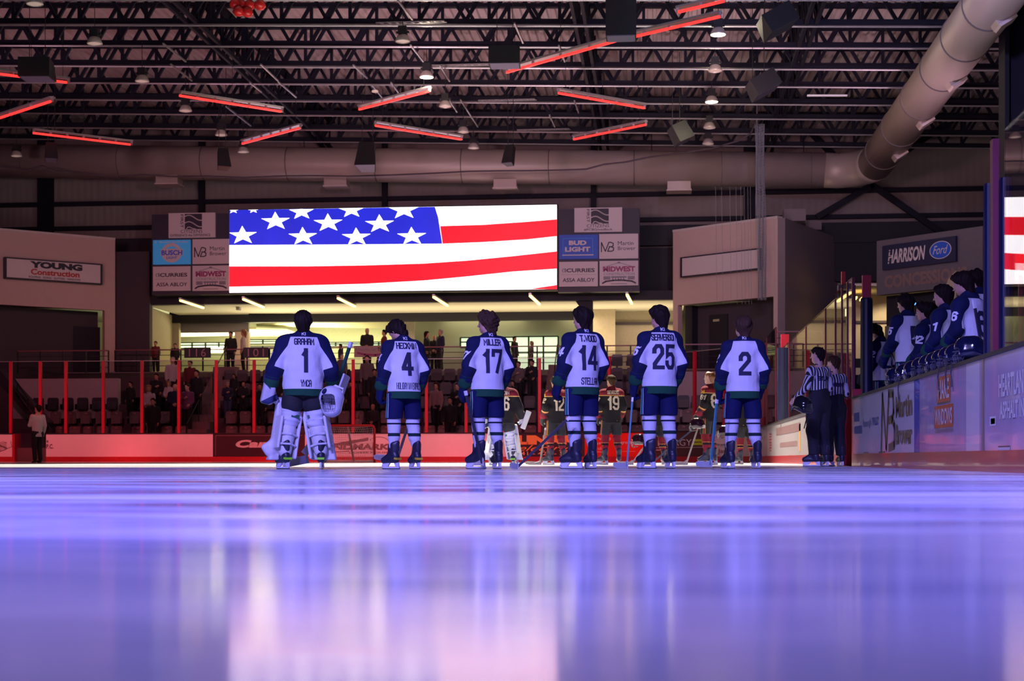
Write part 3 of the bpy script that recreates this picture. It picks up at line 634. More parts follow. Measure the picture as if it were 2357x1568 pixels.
# floating ceiling clouds in the lobby, brightened from below by an added area light
def cloud(pts, z, t, m, lab):
    q = MB(); q.prism([(p.x, p.y) for p in pts], (0, 0, z), (1, 0, 0), (0, 1, 0), (0, 0, t)); tag(q.build('ceiling_cloud', m), lab, 'ceiling panel')
cloud_m = mat('cloud_panel', (.80, .76, .50), .8, vary=.04)
cloud([atz(590, 751, 6.9), atz(905, 757, 6.9), atz(905, 738, 6.9), atz(760, 736, 6.9)], 6.9, .12, cloud_m, 'pale slanted ceiling panel in the lobby behind the goalie')
cloud([atz(412, 776, 6.55), atz(565, 772, 6.55), atz(590, 758, 6.55), atz(412, 760, 6.55)], 6.55, .1, cloud_m, 'pale ceiling panel in the lobby behind section sign 116')
cloud([atz(572, 727, 7.1), atz(700, 727, 7.1), atz(690, 722, 7.1), atz(572, 722, 7.1)], 7.1, .1, cloud_m, 'narrow pale ceiling panel high in the lobby, left of the goalie')
cloud([atz(572, 778, 6.6), atz(700, 776, 6.6), atz(660, 762, 6.6), atz(572, 758, 6.6)], 6.6, .1, cloud_m, 'low pale ceiling panel left of the goalie')
def lit(px0, px1, py0, py1, Y, name='window_1', mull=4):
    a = at(px0, py0, Y); b = at(px1, py1, Y); z1 = at((px0+px1)/2, py0, Y).z; z0 = at((px0+px1)/2, py1, Y).z
    q = MB(); q.box(a.x, Y, z0, b.x, Y+.04, z1); o = struct(q.build(name, lit_window))
    q = MB()
    for k in range(mull+1): x = a.x+(b.x-a.x)*k/mull; q.box(x-.04, Y-.06, z0, x+.04, Y, z1)
    for z in (z0, (z0*.45+z1*.55), z1): q.box(a.x, Y-.06, z-.03, b.x, Y, z+.03)
    struct(q.build('window_frame', black, o))
lit(1183, 1285, 775, 858, 76.3, 'window_1', 3)
lit(1060, 1183, 777, 800, 76.3, 'window_2', 6)
lit(412, 535, 789, 802, 79, 'window_3', 4); lit(574, 700, 782, 792, 79, 'window_4', 4); lit(740, 905, 788, 797, 79, 'window_5', 5); lit(574, 700, 797, 803, 78, 'window_6', 4)
mb = MB(); a = at(480, 800, 78); b = at(513, 812, 78); mb.box(a.x, 78, b.z, b.x, 78.05, a.z); tag(mb.build('lit_panel', mat('bright_panel', (1, .95, .7), .4, emit=2.2)), 'small bright lit panel between section signs 116 and 101', 'panel')
# right part of the concourse
slab_px(1365, 1416, 71.0, CF, 7.42, .3, tan, 'wall_back'); slab_px(1416, 1562, 72.0, CF, 7.42, .3, mat('tan_recess', (.36, .31, .23), .85), 'wall_back')
mb = MB(); a = at(1416, 745, 71.9); b = at(1560, 745, 71.9); mb.box(a.x, 71.85, a.z-.06, b.x, 71.95, a.z+.06); struct(mb.build('trim_7', dark_wall))
r = empty('steel_column', at(1352, 800, 67.3), 0, 'dark column with sloped haunch right of the exit sign', 'column')
a = at(1341, 700, 67.2); b = at(1364, 700, 67.2); mb = MB(); mb.box(a.x, 67.2, CF, b.x, 67.7, 7.5); mb.build('post', black_wall, r)
mb = MB(); mb.prism([(0, 0), (0, -.75), (-.55, 0)], (a.x, 67.2, 7.42), (1, 0, 0), (0, 0, 1), (0, .4, 0)); mb.build('haunch', black_wall, r)
def tube_lamp(a, b, z, lab):
    A = atz(*a, z); B = atz(*b, z); r = empty('tube_light', (A+B)/2, 0, lab, 'light', 'warm tube lights under the concourse ceiling')
    q = MB(); q.bar(A, B, .09, .07); q.build('tube', lamp_warm, r)
    q = MB(); q.bar(A+Vector((0, 0, .07)), B+Vector((0, 0, .07)), .12, .06); q.box(A.x-.05, A.y-.05, z+.05, A.x+.05, A.y+.05, 7.10); q.box(B.x-.05, B.y-.05, z+.05, B.x+.05, B.y+.05, 7.10); q.build('fixture', grey_metal, r)
TL = [((415, 692), (468, 709)), ((560, 689), (607, 708)), ((778, 687), (817, 706)), ((998, 684), (1030, 704)), ((1220, 681), (1242, 701)), ((1443, 679), (1454, 699))]
names = ['warm tube light farthest left under the concourse ceiling', 'warm tube light under the left end of the screen', 'warm tube light above and right of the goalie head', 'warm tube light left of the green exit sign', 'warm tube light right of the green exit sign', 'warm tube light over the tan wall, left of the right booth']
for (a, b), l in zip(TL, names): tube_lamp(a, b, 6.98, l)
for x in (-18.5, -13, -8, -4, 0.2): lamp('concourse_light', 'AREA', (x, 69.8, 6.85), (x, 69.8, 0), 75, (1, .80, .48), 1.2, 2)
for x in (-16, -9, -3): lamp('lobby_light', 'AREA', (x, 77, 7.4), (x, 77, 0), 700 if x == -16 else 160, (1, .90, .50), 4, 4)
lamp('lobby_fill', 'AREA', (-21, 76, 5.2), (-21, 76, 9), 1300, (1, .93, .52), 8, 4)  # invisible upward panel added so the lobby ceiling panels look bright
lamp('concourse_uplight', 'AREA', (-9, 69.8, 5.0), (-9, 69.8, 9), 420, (1, .80, .50), 22, 2)
r = empty('exit_sign', at(1151, 709, 71.7), 0, 'small glowing green exit sign under the concourse beam', 'sign')
f = Face(at(1145, 710, 71.7), at(1158, 710, 71.7), (0, 0, 1), .19); f.V = Vector((0, 0, 1)); q = MB(); f.slab(q, .1); q.build('housing', black, r)
q = MB(); f.text(q, 'EXIT', .04, .08, .96, .92, .03, m=0); q.build('lettering', mat('exit_green', (.02, 1, .06), .4, emit=2.5), r, fix=False)
r = empty('hanging_tv', at(547, 700, 68.5), 0, 'small grey box hanging under the beam below the left end of the screen', 'box')
q = MB(); a = at(543, 690, 68.2); q.box(a.x, 68.2, 6.95, a.x+.16, 68.5, 7.3); q.build('body', grey_metal, r)
# long rails
def rail(px0, px1, Y, z, lab, posts, top=red_paint, h=.95, bars=3):
    a = at(px0, 0, Y); b = at(px1, 0, Y); r = empty('guard_rail', ((a.x+b.x)/2, Y, z-h), 0, lab, 'railing')
    q = MB(); q.bar((a.x, Y, z), (b.x, Y, z), .07, .05); q.build('top_rail', mat('rail_brown', (.22, .06, .07), .4), r)
    q = MB()
    for k in range(1, bars+1): q.bar((a.x, Y, z-h*k/(bars+1)), (b.x, Y, z-h*k/(bars+1)), .025)
    q.build('lower_rails', black, r)
    for k in range(posts): x = a.x+(b.x-a.x)*k/(posts-1); q = MB(); q.box(x-.03, Y-.03, z-h, x+.03, Y+.03, z); q.build('post', black, r)
rail(265, 620, 66.0, 4.98, 'concourse guard rail behind the left seats, carrying section numbers', 8)
rail(620, 1130, 66.0, 5.02, 'concourse guard rail behind the middle seats with a banner', 10)
rail(1130, 1560, 66.0, 5.02, 'concourse guard rail behind the right seats', 9)
rail(41, 250, 62.6, 4.72, 'short guard rail above the white wall at far left', 5)
rail(1560, 1790, 62.0, 4.75, 'reddish guard rail in front of the right booth', 5)
rail(1782, 1890, 58.5, 4.95, 'dark guard rail above the corner glass at right', 3)
for t, px0, px1, lab in (('116', 432, 473, 'left one of the two dark section number plates on the concourse rail'), ('101', 568, 606, 'right one of the two dark section number plates, nearer the goalie')):
    f = Face(at(px0-8, 824, 65.92), at(px1+12, 824, 65.92), (0, 0, 1), .46); f.U = Vector((1, 0, 0))
    r = empty('section_sign', f.O, 0, lab, 'sign'); q = MB(); f.slab(q, .04); q.build('plate', ink, r)
    q = MB(); f.text(q, t, .18, .12, .82, .88, .0, m=0, space=1.2); q.build('lettering', mat('dull_pink', (.42, .22, .26), .6), r, fix=False)
f = Face(at(815, 823, 65.94), at(897, 823, 65.94), (0, 0, 1), .5); f.U = Vector((1, 0, 0)); r = empty('banner', f.O, 0, 'white banner about trust hanging on the concourse rail behind number 4', 'banner')
q = MB(); f.slab(q, .02); q.build('cloth', [mat('banner_cloth', (.42, .30, .30), .8)], r)
q = MB(); f.text(q, 'A Team You Can', .04, .58, .60, .82, .0, m=5); f.text(q, 'TRUST', .66, .54, .97, .88, .03, m=1); f.stroke(q, [(.1, .4), (.3, .25), (.6, .2), (.85, .3), (.97, .5)], .08, 4); q.build('lettering', SG, r, fix=False)
# ------------------------------------------------------------------ rink edge path
YB = 57.5; RC = 8.5; YC = YB-8.5
def path_pt(px):
    """point of the board line seen at pixel column px (end boards, corner arc, side boards)"""
    u = (px-CX)/F; dx, dy = u*CT-ST, CT+u*ST
    t = YB/dy; x = t*dx
    if x <= BX-RC: return Vector((x, YB, 0))
    cx, cy = BX-RC, YC; a = dx*dx+dy*dy; b = -2*(dx*cx+dy*cy); c = cx*cx+cy*cy-RC*RC
    t = (-b+math.sqrt(max(b*b-4*a*c, 0)))/(2*a); p = Vector((t*dx, t*dy, 0))
    if p.y >= YC and p.x >= cx: return p
    t = BX/dx; return Vector((BX, t*dy, 0))
def lettering_mats(*c): return [mat('board_ink_%d' % i if 0 else 'board_%02x%02x%02x' % tuple(int(v*255) for v in k), k, .35, vary=.05) for i, k in enumerate(c)]
LM = lettering_mats((.62, .60, .60), (.03, .02, .03), (.85, .34, .08), (.45, .01, .01), (.50, .62, .02), (.75, .40, .25), (.22, .03, .05), (.05, .10, .28), (.22, .14, .14))
bd_white = white_board; bd_dark = mat('board_dark', (.045, .018, .028), .3, coat=.4, vary=.1); bd_red = mat('board_red', (.75, .018, .01), .3, coat=.4, vary=.05)
bd_brown = mat('board_brown', (.075, .035, .035), .3, coat=.3, vary=.1); bd_grey = mat('board_grey', (.78, .78, .76), .2, coat=.25, vary=.1); bd_blue = mat('board_pale_blue', (.42, .46, .58), .2, coat=.4, vary=.1)
bd_violet = mat('board_violet', (.55, .48, .60), .14, coat=.5, vary=.25, vscale=2)
def board(p0, p1, m, lab, fn=None, h=BH, kick=.2, group=None):
    p0 = Vector(p0); p1 = Vector(p1); f = Face(p0+Vector((0, 0, kick)), p1+Vector((0, 0, kick)), (0, 0, 1), h-kick-.04)
    r = empty('dasher_board', (p0+p1)/2, 0, lab, 'rink board', group)
    q = MB(); f.slab(q, .1); q.build('panel', m, r)
    g = Face(p0, p1, (0, 0, 1), kick); q = MB(); g.O = g.O+g.N*.015; g.slab(q, .12); q.build('kick_plate', dark_red, r)
    g = Face(p0+Vector((0, 0, h-.04)), p1+Vector((0, 0, h-.04)), (0, 0, 1), .04); g.O = g.O+g.N*.02; q = MB(); g.slab(q, .16); q.build('top_cap', black, r)
    if fn: q = MB(); fn(q, f); q.build('lettering', LM, r, fix=False)
    return r, f
def scribble(q, f):
    for k in range(9): f.stroke(q, [(.02+.1*j, .30+.04*k+.05*math.sin(j*1.7+k)) for j in range(9)], .02, 8)
    f.stroke(q, [(.62, .2), (.95, .45), (.92, .7)], .02, 8)
def wa_pc(q, f): f.text(q, 'wa', .05, .62, .30, .74, .02, m=1); f.text(q, 'P.C.', .05, .36, .95, .56, .02, m=1)
def cargill(q, f):
    f.stroke(q, [(.03, .06), (.03, .93), (.97, .93)], .02, 8); f.text(q, 'Cargill', .25, .30, .84, .74, .05, .25, m=0)
def coffee(q, f):
    for k in range(6): f.stroke(q, [(.18+.02*k, .42+.02*k), (.45, .52+.025*k), (.72, .72+.02*k)], .02, 8)
    pts = [(.84+.12*math.cos(a), .56+.30*math.sin(a)) for a in np.linspace(-.9, 2.6, 16)]; f.stroke(q, pts, .02, 8)
    f.text(q, 'LANDMARK', .14, .30, .96, .56, .05, .1, m=8); f.stroke(q, [(.14, .16), (.5, .24)], .03, 8); f.text(q, 'COFFEE HOUSE', .5, .14, .95, .22, .02, m=8)
def linap(q, f):
    f.text(q, 'MOLINARI', .02-.18, .52, 1.05, .92, .06, m=2) if 0 else f.text(q, 'LINAR', .10, .52, .90, .92, .08, m=2)
    f.text(q, 'electric', .12, .24, .84, .50, .0, .5, m=2); f.text(q, '641 - 423 - 5525', .10, .06, .90, .22, .01, m=5)
def rates(q, f):
    f.text(q, 'Service', .06, .70, .42, .86, .01, m=0); f.text(q, 'loans', .05, .52, .36, .64, .01, m=0); f.text(q, '& great rates', .50, .50, .93, .66, .01, m=0)
    f.text(q, 'think', .06, .28, .30, .40, .0, m=0); f.stroke(q, [(.08, .2), (.3, .2)], .02, 0); f.stroke(q, [(.5, .22), (.8, .22)], .015, 5)
def energy(q, f):
    f.text(q, 'ENERGY', .18, .44, .78, .70, .0, m=0); f.rect(q, .80, .60, .99, .70, 4); f.rect(q, .80, .46, .99, .56, 4); f.stroke(q, [(.12, .37), (.98, .37)], .015, 0)
    f.poly(q, [(0, .0), (.10, .35), (.0, .6)], 3); f.stroke(q, [(.15, .27), (.35, .27)], .03, 0)
def jane(q, f):
    f.poly(q, [(.02+.12*math.cos(a), .55+.45*math.sin(a)) for a in np.linspace(-1.5, 1.5, 14)], 5); f.poly(q, [(.06, 0), (.14, .28), (.24, 0)], 8)
    f.text(q, 'We put the', .30, .40, .78, .52, .01, m=1); f.text(q, 'Janet', .40, .08, .85, .30, .01, m=6); f.stroke(q, [(.3, .75), (.8, .78)], .02, 5)
secs = [(-60, 32, bd_white, scribble, 'pale end board with grey scribbled logo at the left edge'), (106, 124, bd_white, wa_pc, 'narrow pale end board with letters P.C. just right of the open gate'), (124, 306, bd_white, None, 'plain pale end board glowing red, first long one right of the gate'),
    (306, 490, bd_white, None, 'plain pale end board glowing red, left of the dark lettered board'), (490, 702, bd_dark, cargill, 'dark end board with slanted pale lettering, left of the goalie'), (702, 905, bd_white, coffee, 'pale end board with streaky coffee logo behind the goal'),
    (905, 1037, bd_white, None, 'plain pale end board between players 4 and 17'), (1037, 1172, bd_white, None, 'plain pale end board behind player 17'), (1172, 1346, bd_dark, linap, 'dark end board with orange electric company lettering and phone number'),
    (1346, 1492, bd_red, rates, 'bright red end board with white lettering about great rates'), (1492, 1622, bd_brown, energy, 'brown end board reading energy with green bars'), (1622, 1700, bd_white, jane, 'white corner board with small lettering behind player 2'),
    (1700, 1745, bd_white, None, 'plain pale corner board right of player 2')]
for a, b, m, fn, lab in secs: board(path_pt(a), path_pt(b), m, lab, fn)
# side boards, far to near
def S(y): return (BX, y, 0)
def tele(q, f): f.text(q, 'RADIO', .15, .55, .75, .72, .01, m=0); f.rect(q, 0, 0, .15, 1, 7, off=.002)
def column_text(q, f):
    for k in range(7): f.rect(q, .3, .15+.09*k, .55, .19+.09*k, 3)
def bank_ad(q, f):
    f.rect(q, .05, .62, .9, .84, 8); f.rect(q, .2, .25, .8, .38, 8); f.rect(q, .86, .1, .9, .8, 2)
board(S(49), S(45.2), bd_blue, 'pale blue side board just right of player 2', tele)
board(S(45.2), S(42.0), bd_white, 'pale side board with a column of small red lettering', column_text)
board(S(42.0), S(33.5), bd_white, 'pale side board with grey blocks of lettering left of the referees', bank_ad)
board(S(33.5), S(26.4), bd_white, 'plain pale side board behind the referees')
def martin(q, f):
    f.text(q, 'HYVEE', .04, .50, .14, .70, .02, m=7) if 0 else None
    f.rect(q, .03, .58, .14, .74, 7); f.rect(q, .04, .36, .20, .50, 7); f.text(q, "Fareway's TRUST", .22, .42, .50, .60, .02, m=7)
    f.stroke(q, [(.54, .05), (.56, .92), (.62, .08), (.66, .92), (.72, .90), (.73, .62), (.71, .52), (.66, .50)], .11, 1); f.stroke(q, [(.71, .5), (.74, .42), (.74, .12), (.66, .08)], .11, 1)
    f.text(q, 'Martin', .76, .52, .98, .84, .03, m=1); f.text(q, 'Brower', .76, .12, .98, .42, .03, m=1)
    f.rect(q, .22, .01, .32, .03, 1); f.rect(q, .50, .01, .60, .03, 1)
def homed(q, f):
    f.rect(q, .42, .62, .70, .94, 3); f.text(q, 'MAKE', .45, .66, .68, .90, .02, m=0); f.rect(q, .36, .30, .76, .58, 3); f.text(q, 'WINDOWS', .38, .34, .74, .54, .02, m=0); f.rect(q, .42, .60, .70, .615, 1); f.text(q, 'GLENWOOD', .38, .24, .76, .29, .0, m=1)
def heart(q, f):
    f.rect(q, .05, .0, .10, 1, 8); f.text(q, 'HEARTLAND', .40, .55, .90, .78, .03, m=0); f.text(q, 'ASPHALT INC', .42, .32, .90, .50, .03, m=0); f.rect(q, .22, .26, .34, .36, 0); f.rect(q, .24, .28, .32, .34, 7)
    f.rect(q, .38, .0, .60, .03, 0); f.rect(q, .38, .035, .60, .045, 1)
board(S(25.0), S(18.95), bd_grey, 'grey side board with tall linked letters logo, below the first bench helmets', martin)
def strip(q, f): pass
r, f = board(S(18.95), S(18.55), mat('blue_line_strip', (.02, .10, .50), .2, coat=.5), 'narrow blue painted stripe on the side board below the bench', None)
board(S(18.55), S(15.75), bd_violet, 'violet side board with two red square ads below the bench helmets', homed)
board(S(15.75), S(15.1), bd_white, 'narrow plain pale side board strip between the two violet boards')
board(S(15.1), S(12.9), bd_violet, 'violet side board with white block lettering near the right edge', heart)
board(S(12.9), S(8.0), bd_blue, 'plain lilac side board running out of the picture at right')
for y_, l_ in ((25.05, 'near'), (26.37, 'far')): mb = MB(); mb.box(BX, y_-.07, 0, BX+.14, y_+.07, 1.25); tag(mb.build('gate_post', dark_red), 'dark red %s post of the bench gate right of the referees' % l_, 'post')

# gate opening at far left
a = path_pt(34); b = path_pt(106)
mb = MB(); mb.box(a.x, YB+.6, 0, b.x, YB+.7, 1.3); tag(mb.build('gate_shade_sheet', black_wall), 'black sheet standing in for the dark inside the open gate at far left', 'shade_sheet')  # black sheet put in for the shade inside the gate opening
mb = MB(); mb.prism([(a.x-.1, 0), (a.x, 0), (a.x, 1.1), (a.x-.1, 1.1)], (0, YB-.02, 0), (1, 0, 0), (0, 0, 1), (0, .6, 0)); tag(mb.build('gate_post', dark_red), 'thin post at the left side of the open gate', 'post')

# ------------------------------------------------------------------ glass above the end boards
post_px = [-62, 25, 93, 152, 238, 327, 412, 498, 585, 660, 737, 813, 895, 982, 1073, 1158, 1242, 1322, 1403, 1500, 1599, 1668, 1722, 1745]
GZ = BH+2.82
post_m = mat('red_post', (.42, .010, .03), .4)
for i in range(len(post_px)-1):
    a, b = path_pt(post_px[i]), path_pt(post_px[i+1]); U = (b-a).normalized(); N = Vector((-U.y, U.x, 0))
    gap = post_px[i] == 25
    r = empty('rink_glass', (a.x, a.y, BH), 0, 'clear rink glass with red post above the end boards, %s from the left edge' % (ords+['thirteenth', 'fourteenth', 'fifteenth', 'sixteenth', 'seventeenth', 'eighteenth', 'nineteenth', 'twentieth', 'twenty first', 'twenty second', 'twenty third'])[i], 'rink glass', 'glass panes above the end boards')
    q = MB(); q.prism([(.03, 0), ((b-a).length-.03, 0), ((b-a).length-.03, GZ-BH), (.03, GZ-BH)], a+Vector((0, 0, BH))+N*.06, U, (0, 0, 1), N*.012); q.build('pane', far_glass, r)
    q = MB(); q.obox(b+Vector((0, 0, (BH+GZ)/2)), (.055, .05, (GZ-BH)/2), Matrix.Rotation(math.atan2(U.y, U.x), 3, 'Z')); q.build('post', post_m, r)
    q = MB(); q.bar(a+Vector((0, 0, GZ))+N*.06, b+Vector((0, 0, GZ))+N*.06, .02); q.build('edge_trim', grey_metal, r)
# side glass right of the corner, then past the bench
def side_pane(y0, y1, z, lab, x=BX, padded=False):
    r = empty('rink_glass', (x, y1, BH), 0, lab, 'rink glass', 'glass panes along the right side')
    q = MB(); q.box(x+.05, y1, BH, x+.064, y0, z); q.build('pane', glass, r)
    q = MB(); q.box(x+.035, y1-.03, BH, x+.08, y1+.03, z); q.build('post', mat('dark_red_post', (.13, .006, .02), .5), r)
    q = MB(); q.box(x+.04, y1, z, x+.075, y0, z+.012); q.build('edge_trim', far_glass, r)
ys = [49, 46.2, 42.5, 38.0, 33.6, 29.6, 27.9]; yz = [3.75, 3.75, 3.0, 3.0, 3.0, 3.0]
for i in range(len(ys)-1): side_pane(ys[i], ys[i+1], yz[i], 'clear side glass pane behind the referees, %s from the corner' % ords[i])
for i, (a, b) in enumerate(((27.9, 26.9), (26.9, 26.1), (26.1, 25.4))): side_pane(a, b, 3.1, 'clear side glass pane over the bench gate, %s from the referees' % ords[i])
r = empty('glass_post', (BX+.05, 14.65, BH), 0, 'thick navy padded post with red core at the near end of the players bench', 'post')
q = MB(); q.box(BX+.02, 14.60, BH, BX+.08, 14.72, 3.12); q.build('red_core', mat('dark_red_post', (.13, .006, .02), .5), r)
q = MB()
for dx, dy in ((-.05, .20), (.03, -.10)): q.tube([(BX+.1+dx, 14.65+dy, BH), (BX+.1+dx, 14.65+dy, 2.72), (BX+.1+dx, 14.65+dy, 2.74)], [.065, .065, .06], 14)
q.build('pad', blue_pad, r)
side_pane(14.25, 11.6, 3.12, 'clear side glass pane near the right edge with the flag mirrored in it')
side_pane(11.6, 9.4, 3.12, 'clear side glass pane beyond the right edge of the picture')
# far end of bench: padded shield
r = empty('glass_post', (BX+.25, 25.3, 0.3), 0, 'tall navy padded post at the far end of the players bench', 'post')
q = MB(); q.tube([(BX+.26, 25.3, .5), (BX+.26, 25.3, 2.72), (BX+.26, 25.3, 2.75)], [.10, .10, .09], 16); q.build('pad', blue_pad, r)
q = MB(); q.box(BX+.19, 25.26, 2.7, BX+.33, 25.34, 3.12); q.build('red_core', post_m, r)
r = empty('glass_post', (BX+.3, 33.5, 1), 0, 'navy padded post with red top behind the first referee', 'post')
q = MB(); q.tube([(BX+.1, 40, BH), (BX+.1, 40, 3.0)], .2, 14); q.build('pad', blue_pad, r); q = MB(); q.box(BX, 39.9, 2.9, BX+.2, 40.1, 3.35); q.build('red_core', post_m, r)
r = empty('glass_post', (4.6, 26.8, 0), 0, 'navy padded post rising behind the second referee', 'post')
q = MB(); q.tube([(BX+.35, 28.8, 0), (BX+.35, 28.8, 3.35)], .17, 14); q.build('pad', blue_pad, r); q = MB(); q.box(BX+.25, 28.7, 1.2, BX+.32, 28.78, 3.6); q.build('red_core', post_m, r)
# glass at the back of the bench and concourse side
for i, (y0, y1) in enumerate(((27.0, 24.8), (24.8, 22.4), (22.4, 20.0), (20.0, 17.6))):
    r = empty('bench_glass', (5.1, y1, BH), 0, 'glass pane behind the players bench, %s from the far end' % ords[i], 'rink glass', 'glass panes behind the bench')
    q = MB(); q.box(5.1, y1, .6, 5.114, y0, 3.1); q.build('pane', glass, r); q = MB(); q.box(5.07, y1-.03, .6, 5.14, y1+.03, 2.75); q.build('post', post_m, r)
mb = MB(); mb.box(5.0, 14, 0, 5.2, 27, .6); tag(mb.build('half_wall', blue_pad), 'low dark wall along the back of the players bench', 'wall')
mb = MB(); mb.box(BX+.2, 14, 0, 5.0, 27, .32); tag(mb.build('bench_platform', black_wall), 'raised dark platform the bench players stand on', 'platform')

# concession fascia and sign seen over the bench
P0 = at(2018, 600, 61.4); P1 = at(2262, 600, 57.8); P0.z = P1.z = 0; U = (P1-P0); W = U.length; U.normalize(); N = Vector((-U.y, U.x, 0))
r = empty('concession_stand', (P0+P1)/2, 0, 'angled concession stand with dark opening behind the players bench', 'stand')
conc = mat('concession_fascia', (.13, .11, .14), .8)
q = MB(); q.prism([(0, 6.6), (W, 6.6), (W, 8.75), (0, 8.75)], P0, U, (0, 0, 1), N*.3); q.build('fascia', conc, r)
q = MB(); q.prism([(0, 0.0), (W, 0.0), (W, 6.6), (0, 6.6)], P0+N*.6, U, (0, 0, 1), N*.1); q.build('back_panel', black_wall, r)
q = MB(); q.prism([(.0, 3.0), (.45*W, 3.0), (.45*W, 5.4), (0, 5.4)], P0+N*.5, U, (0, 0, 1), N*.05); q.build('menu_wall', mat('concession_inner', (.14, .15, .10), .6), r)
q = MB(); q.prism([(.66*W, 3.0), (.79*W, 3.0), (.79*W, 7.2), (.72*W, 6.9), (.66*W, 6.3)], P0+N*-.2, U, (0, 0, 1), N*.1); q.build('pale_pier', tan, r)
f = Face(P0-N*.01+Vector((0, 0, 6.72)), P0-N*.01+U*W+Vector((0, 0, 6.72)), (0, 0, 1), 1.0); q = MB(); f.text(q, 'CONCESSIONS', .08, .1, .86, .62, .05, m=8); q.build('lettering', LM, r, fix=False)
O = P0+U*(.08*W)-N*.15+Vector((0, 0, 7.55)); f = Face(O, O+U*(.70*W), (0, 0, 1), .95)
r = empty('dealer_sign', O, 0, 'dark blue sign with slanted white lettering and a blue oval, over the bench', 'sign')
q = MB(); f.slab(q, .1); q.build('panel', mat('sign_navy', (.01, .012, .06), .5), r)
q = MB(); f.text(q, 'HARRISON', .08, .22, .60, .80, .03, .25, m=0)
f.poly(q, [(.80+.145*math.cos(t), .52+.36*math.sin(t)) for t in np.linspace(0, 6.28, 26)[:-1]], 0); f.poly(q, [(.80+.135*math.cos(t), .52+.33*math.sin(t)) for t in np.linspace(0, 6.28, 26)[:-1]], 2, off=.008)
f.text(q, 'Ford', .70, .36, .90, .70, .0, .4, m=0, off=.014)
for k in range(3): f.rect(q, .055+.02*k, .30+.2*k, .13, .34+.2*k, 1, off=.012)
q.build('lettering', SG, r, fix=False)
mb = MB(); a = at(2098, 699, 57.0); b = at(2124, 701, 57); mb.bar(a, b, .02, .08); tag(mb.build('neon_bar', mat('blue_neon', (.1, .35, 1), .4, emit=2)), 'short glowing blue neon bar inside the concession stand', 'light')
# lit back corner of the concourse at right
mb = MB(); mb.box(7.7, 66, 4.4, 11.2, 66.2, 7.1); struct(mb.build('wall_back', tan))
mb = MB(); mb.box(7.7, 62.5, 7.1, 11.2, 66.2, 7.2); struct(mb.build('ceiling', cream))
mb = MB(); mb.box(7.7, 65.9, 5.9, 11.2, 66, 6.0); struct(mb.build('trim_8', dark_wall))
for i, px in enumerate((1968, 1984)):
    a = at(px, 688, 64.5); mb = MB(); mb.bar(a-Vector((.02, .6, 0)), a+Vector((.02, .6, 0)), .09, .07); tag(mb.build('tube_light', lamp_warm), 'warm tube light behind the bench glass, %s one' % ('left' if i == 0 else 'right'), 'light')
lamp('concourse_light', 'SPOT', (9.6, 64.3, 6.9), (9.6, 66, 4.6), 260, (1, .80, .48), .2, angle=95, blend=.5)

# ------------------------------------------------------------------ stand
mb = MB(); prof = [(YB+.2, 0)]
for i in range(6): prof += [(59.0+.95*i, .55+.62*i if i else .55), (59.0+.95*(i+1), .55+.62*i if i else .55)]
prof += [(66.0, CF), (66.0, 0)]
prof = [(YB+.25, 0), (YB+.25, .55)]+[p for i in range(6) for p in ((59.2+.95*i, .55+.62*i), (59.2+.95*(i+1), .55+.62*i))]+[(66.0-.1, CF-.05), (66.0-.1, 0)]
stand_m = mat('stand_steps', (.10, .06, .07), .8, vary=.15, vscale=2)
mb.prism(prof, (-30, 0, 0), (0, 1, 0), (0, 0, 1), (36, 0, 0)); struct(mb.build('floor', stand_m))
def RY(i): return 59.35+.95*i
def RZ(i): return .55+.62*i
# stairs
for px0, px1, lab in ((436, 492, 'stairway with handrail up the stand between sections 116 and 101'), (1248, 1290, 'stairway up the stand behind player 12')):
    a = at(px0, 0, 61); b = at(px1, 0, 61); r = empty('staircase', ((a.x+b.x)/2, 59, .55), 0, lab, 'stairs')
    q = MB()
    for k in range(13): q.box(a.x, 58.6+.475*k, 0.4, b.x, 58.6+.475*(k+1)+.02, .55+.31*k-.16)
    q.build('steps', mat('brown_step', (.26, .17, .16), .8), r)
    q = MB(); x = (a.x+b.x)/2
    for k in (0, 2, 4): q.tube([(x, 59+k, .55+.62*k), (x, 59+k, 1.5+.62*k), (x, 60.6+k, 2.5+.62*k), (x, 60.6+k, 1.6+.62*k)], .025, 6)
    q.build('handrail', black, r)
r = empty('staircase', (-24.4, 58, 0), 0, 'steep dark stair with sloping handrail rising left of the open gate', 'stairs')
q = MB(); A = at(112, 985, 58.6); B = at(0, 862, 60.5); q.bar(A, B, .3, .5); q.build('stringer', dark_wall, r)
q = MB(); q.tube([at(118, 990, 58.3), at(30, 868, 58.6)], .03, 6); q.tube([at(110, 1000, 58.3), at(20, 880, 58.6)], .03, 6)
for k in range(4): q.tube([at(112-24*k, 985-33*k, 58.3), at(112-24*k, 1010-33*k, 58.3)], .02, 5)
q.build('handrail', black, r)
# white wall at far left and at right
mb = MB(); a = at(30, 0, 61.9); b = at(272, 0, 61.9); mb.box(a.x, 61.9, 1.2, b.x, 62.2, 3.50); struct(mb.build('wall_stand', mat('dull_white_wall', (.50, .40, .40), .8)))
mb = MB(); a = at(1556, 0, 61.9); b = at(1765, 0, 61.9); mb.box(a.x, 61.9, 1.2, b.x, 62.2, 3.65); struct(mb.build('wall_stand', mat('dull_white_wall', (.50, .40, .40), .8)))

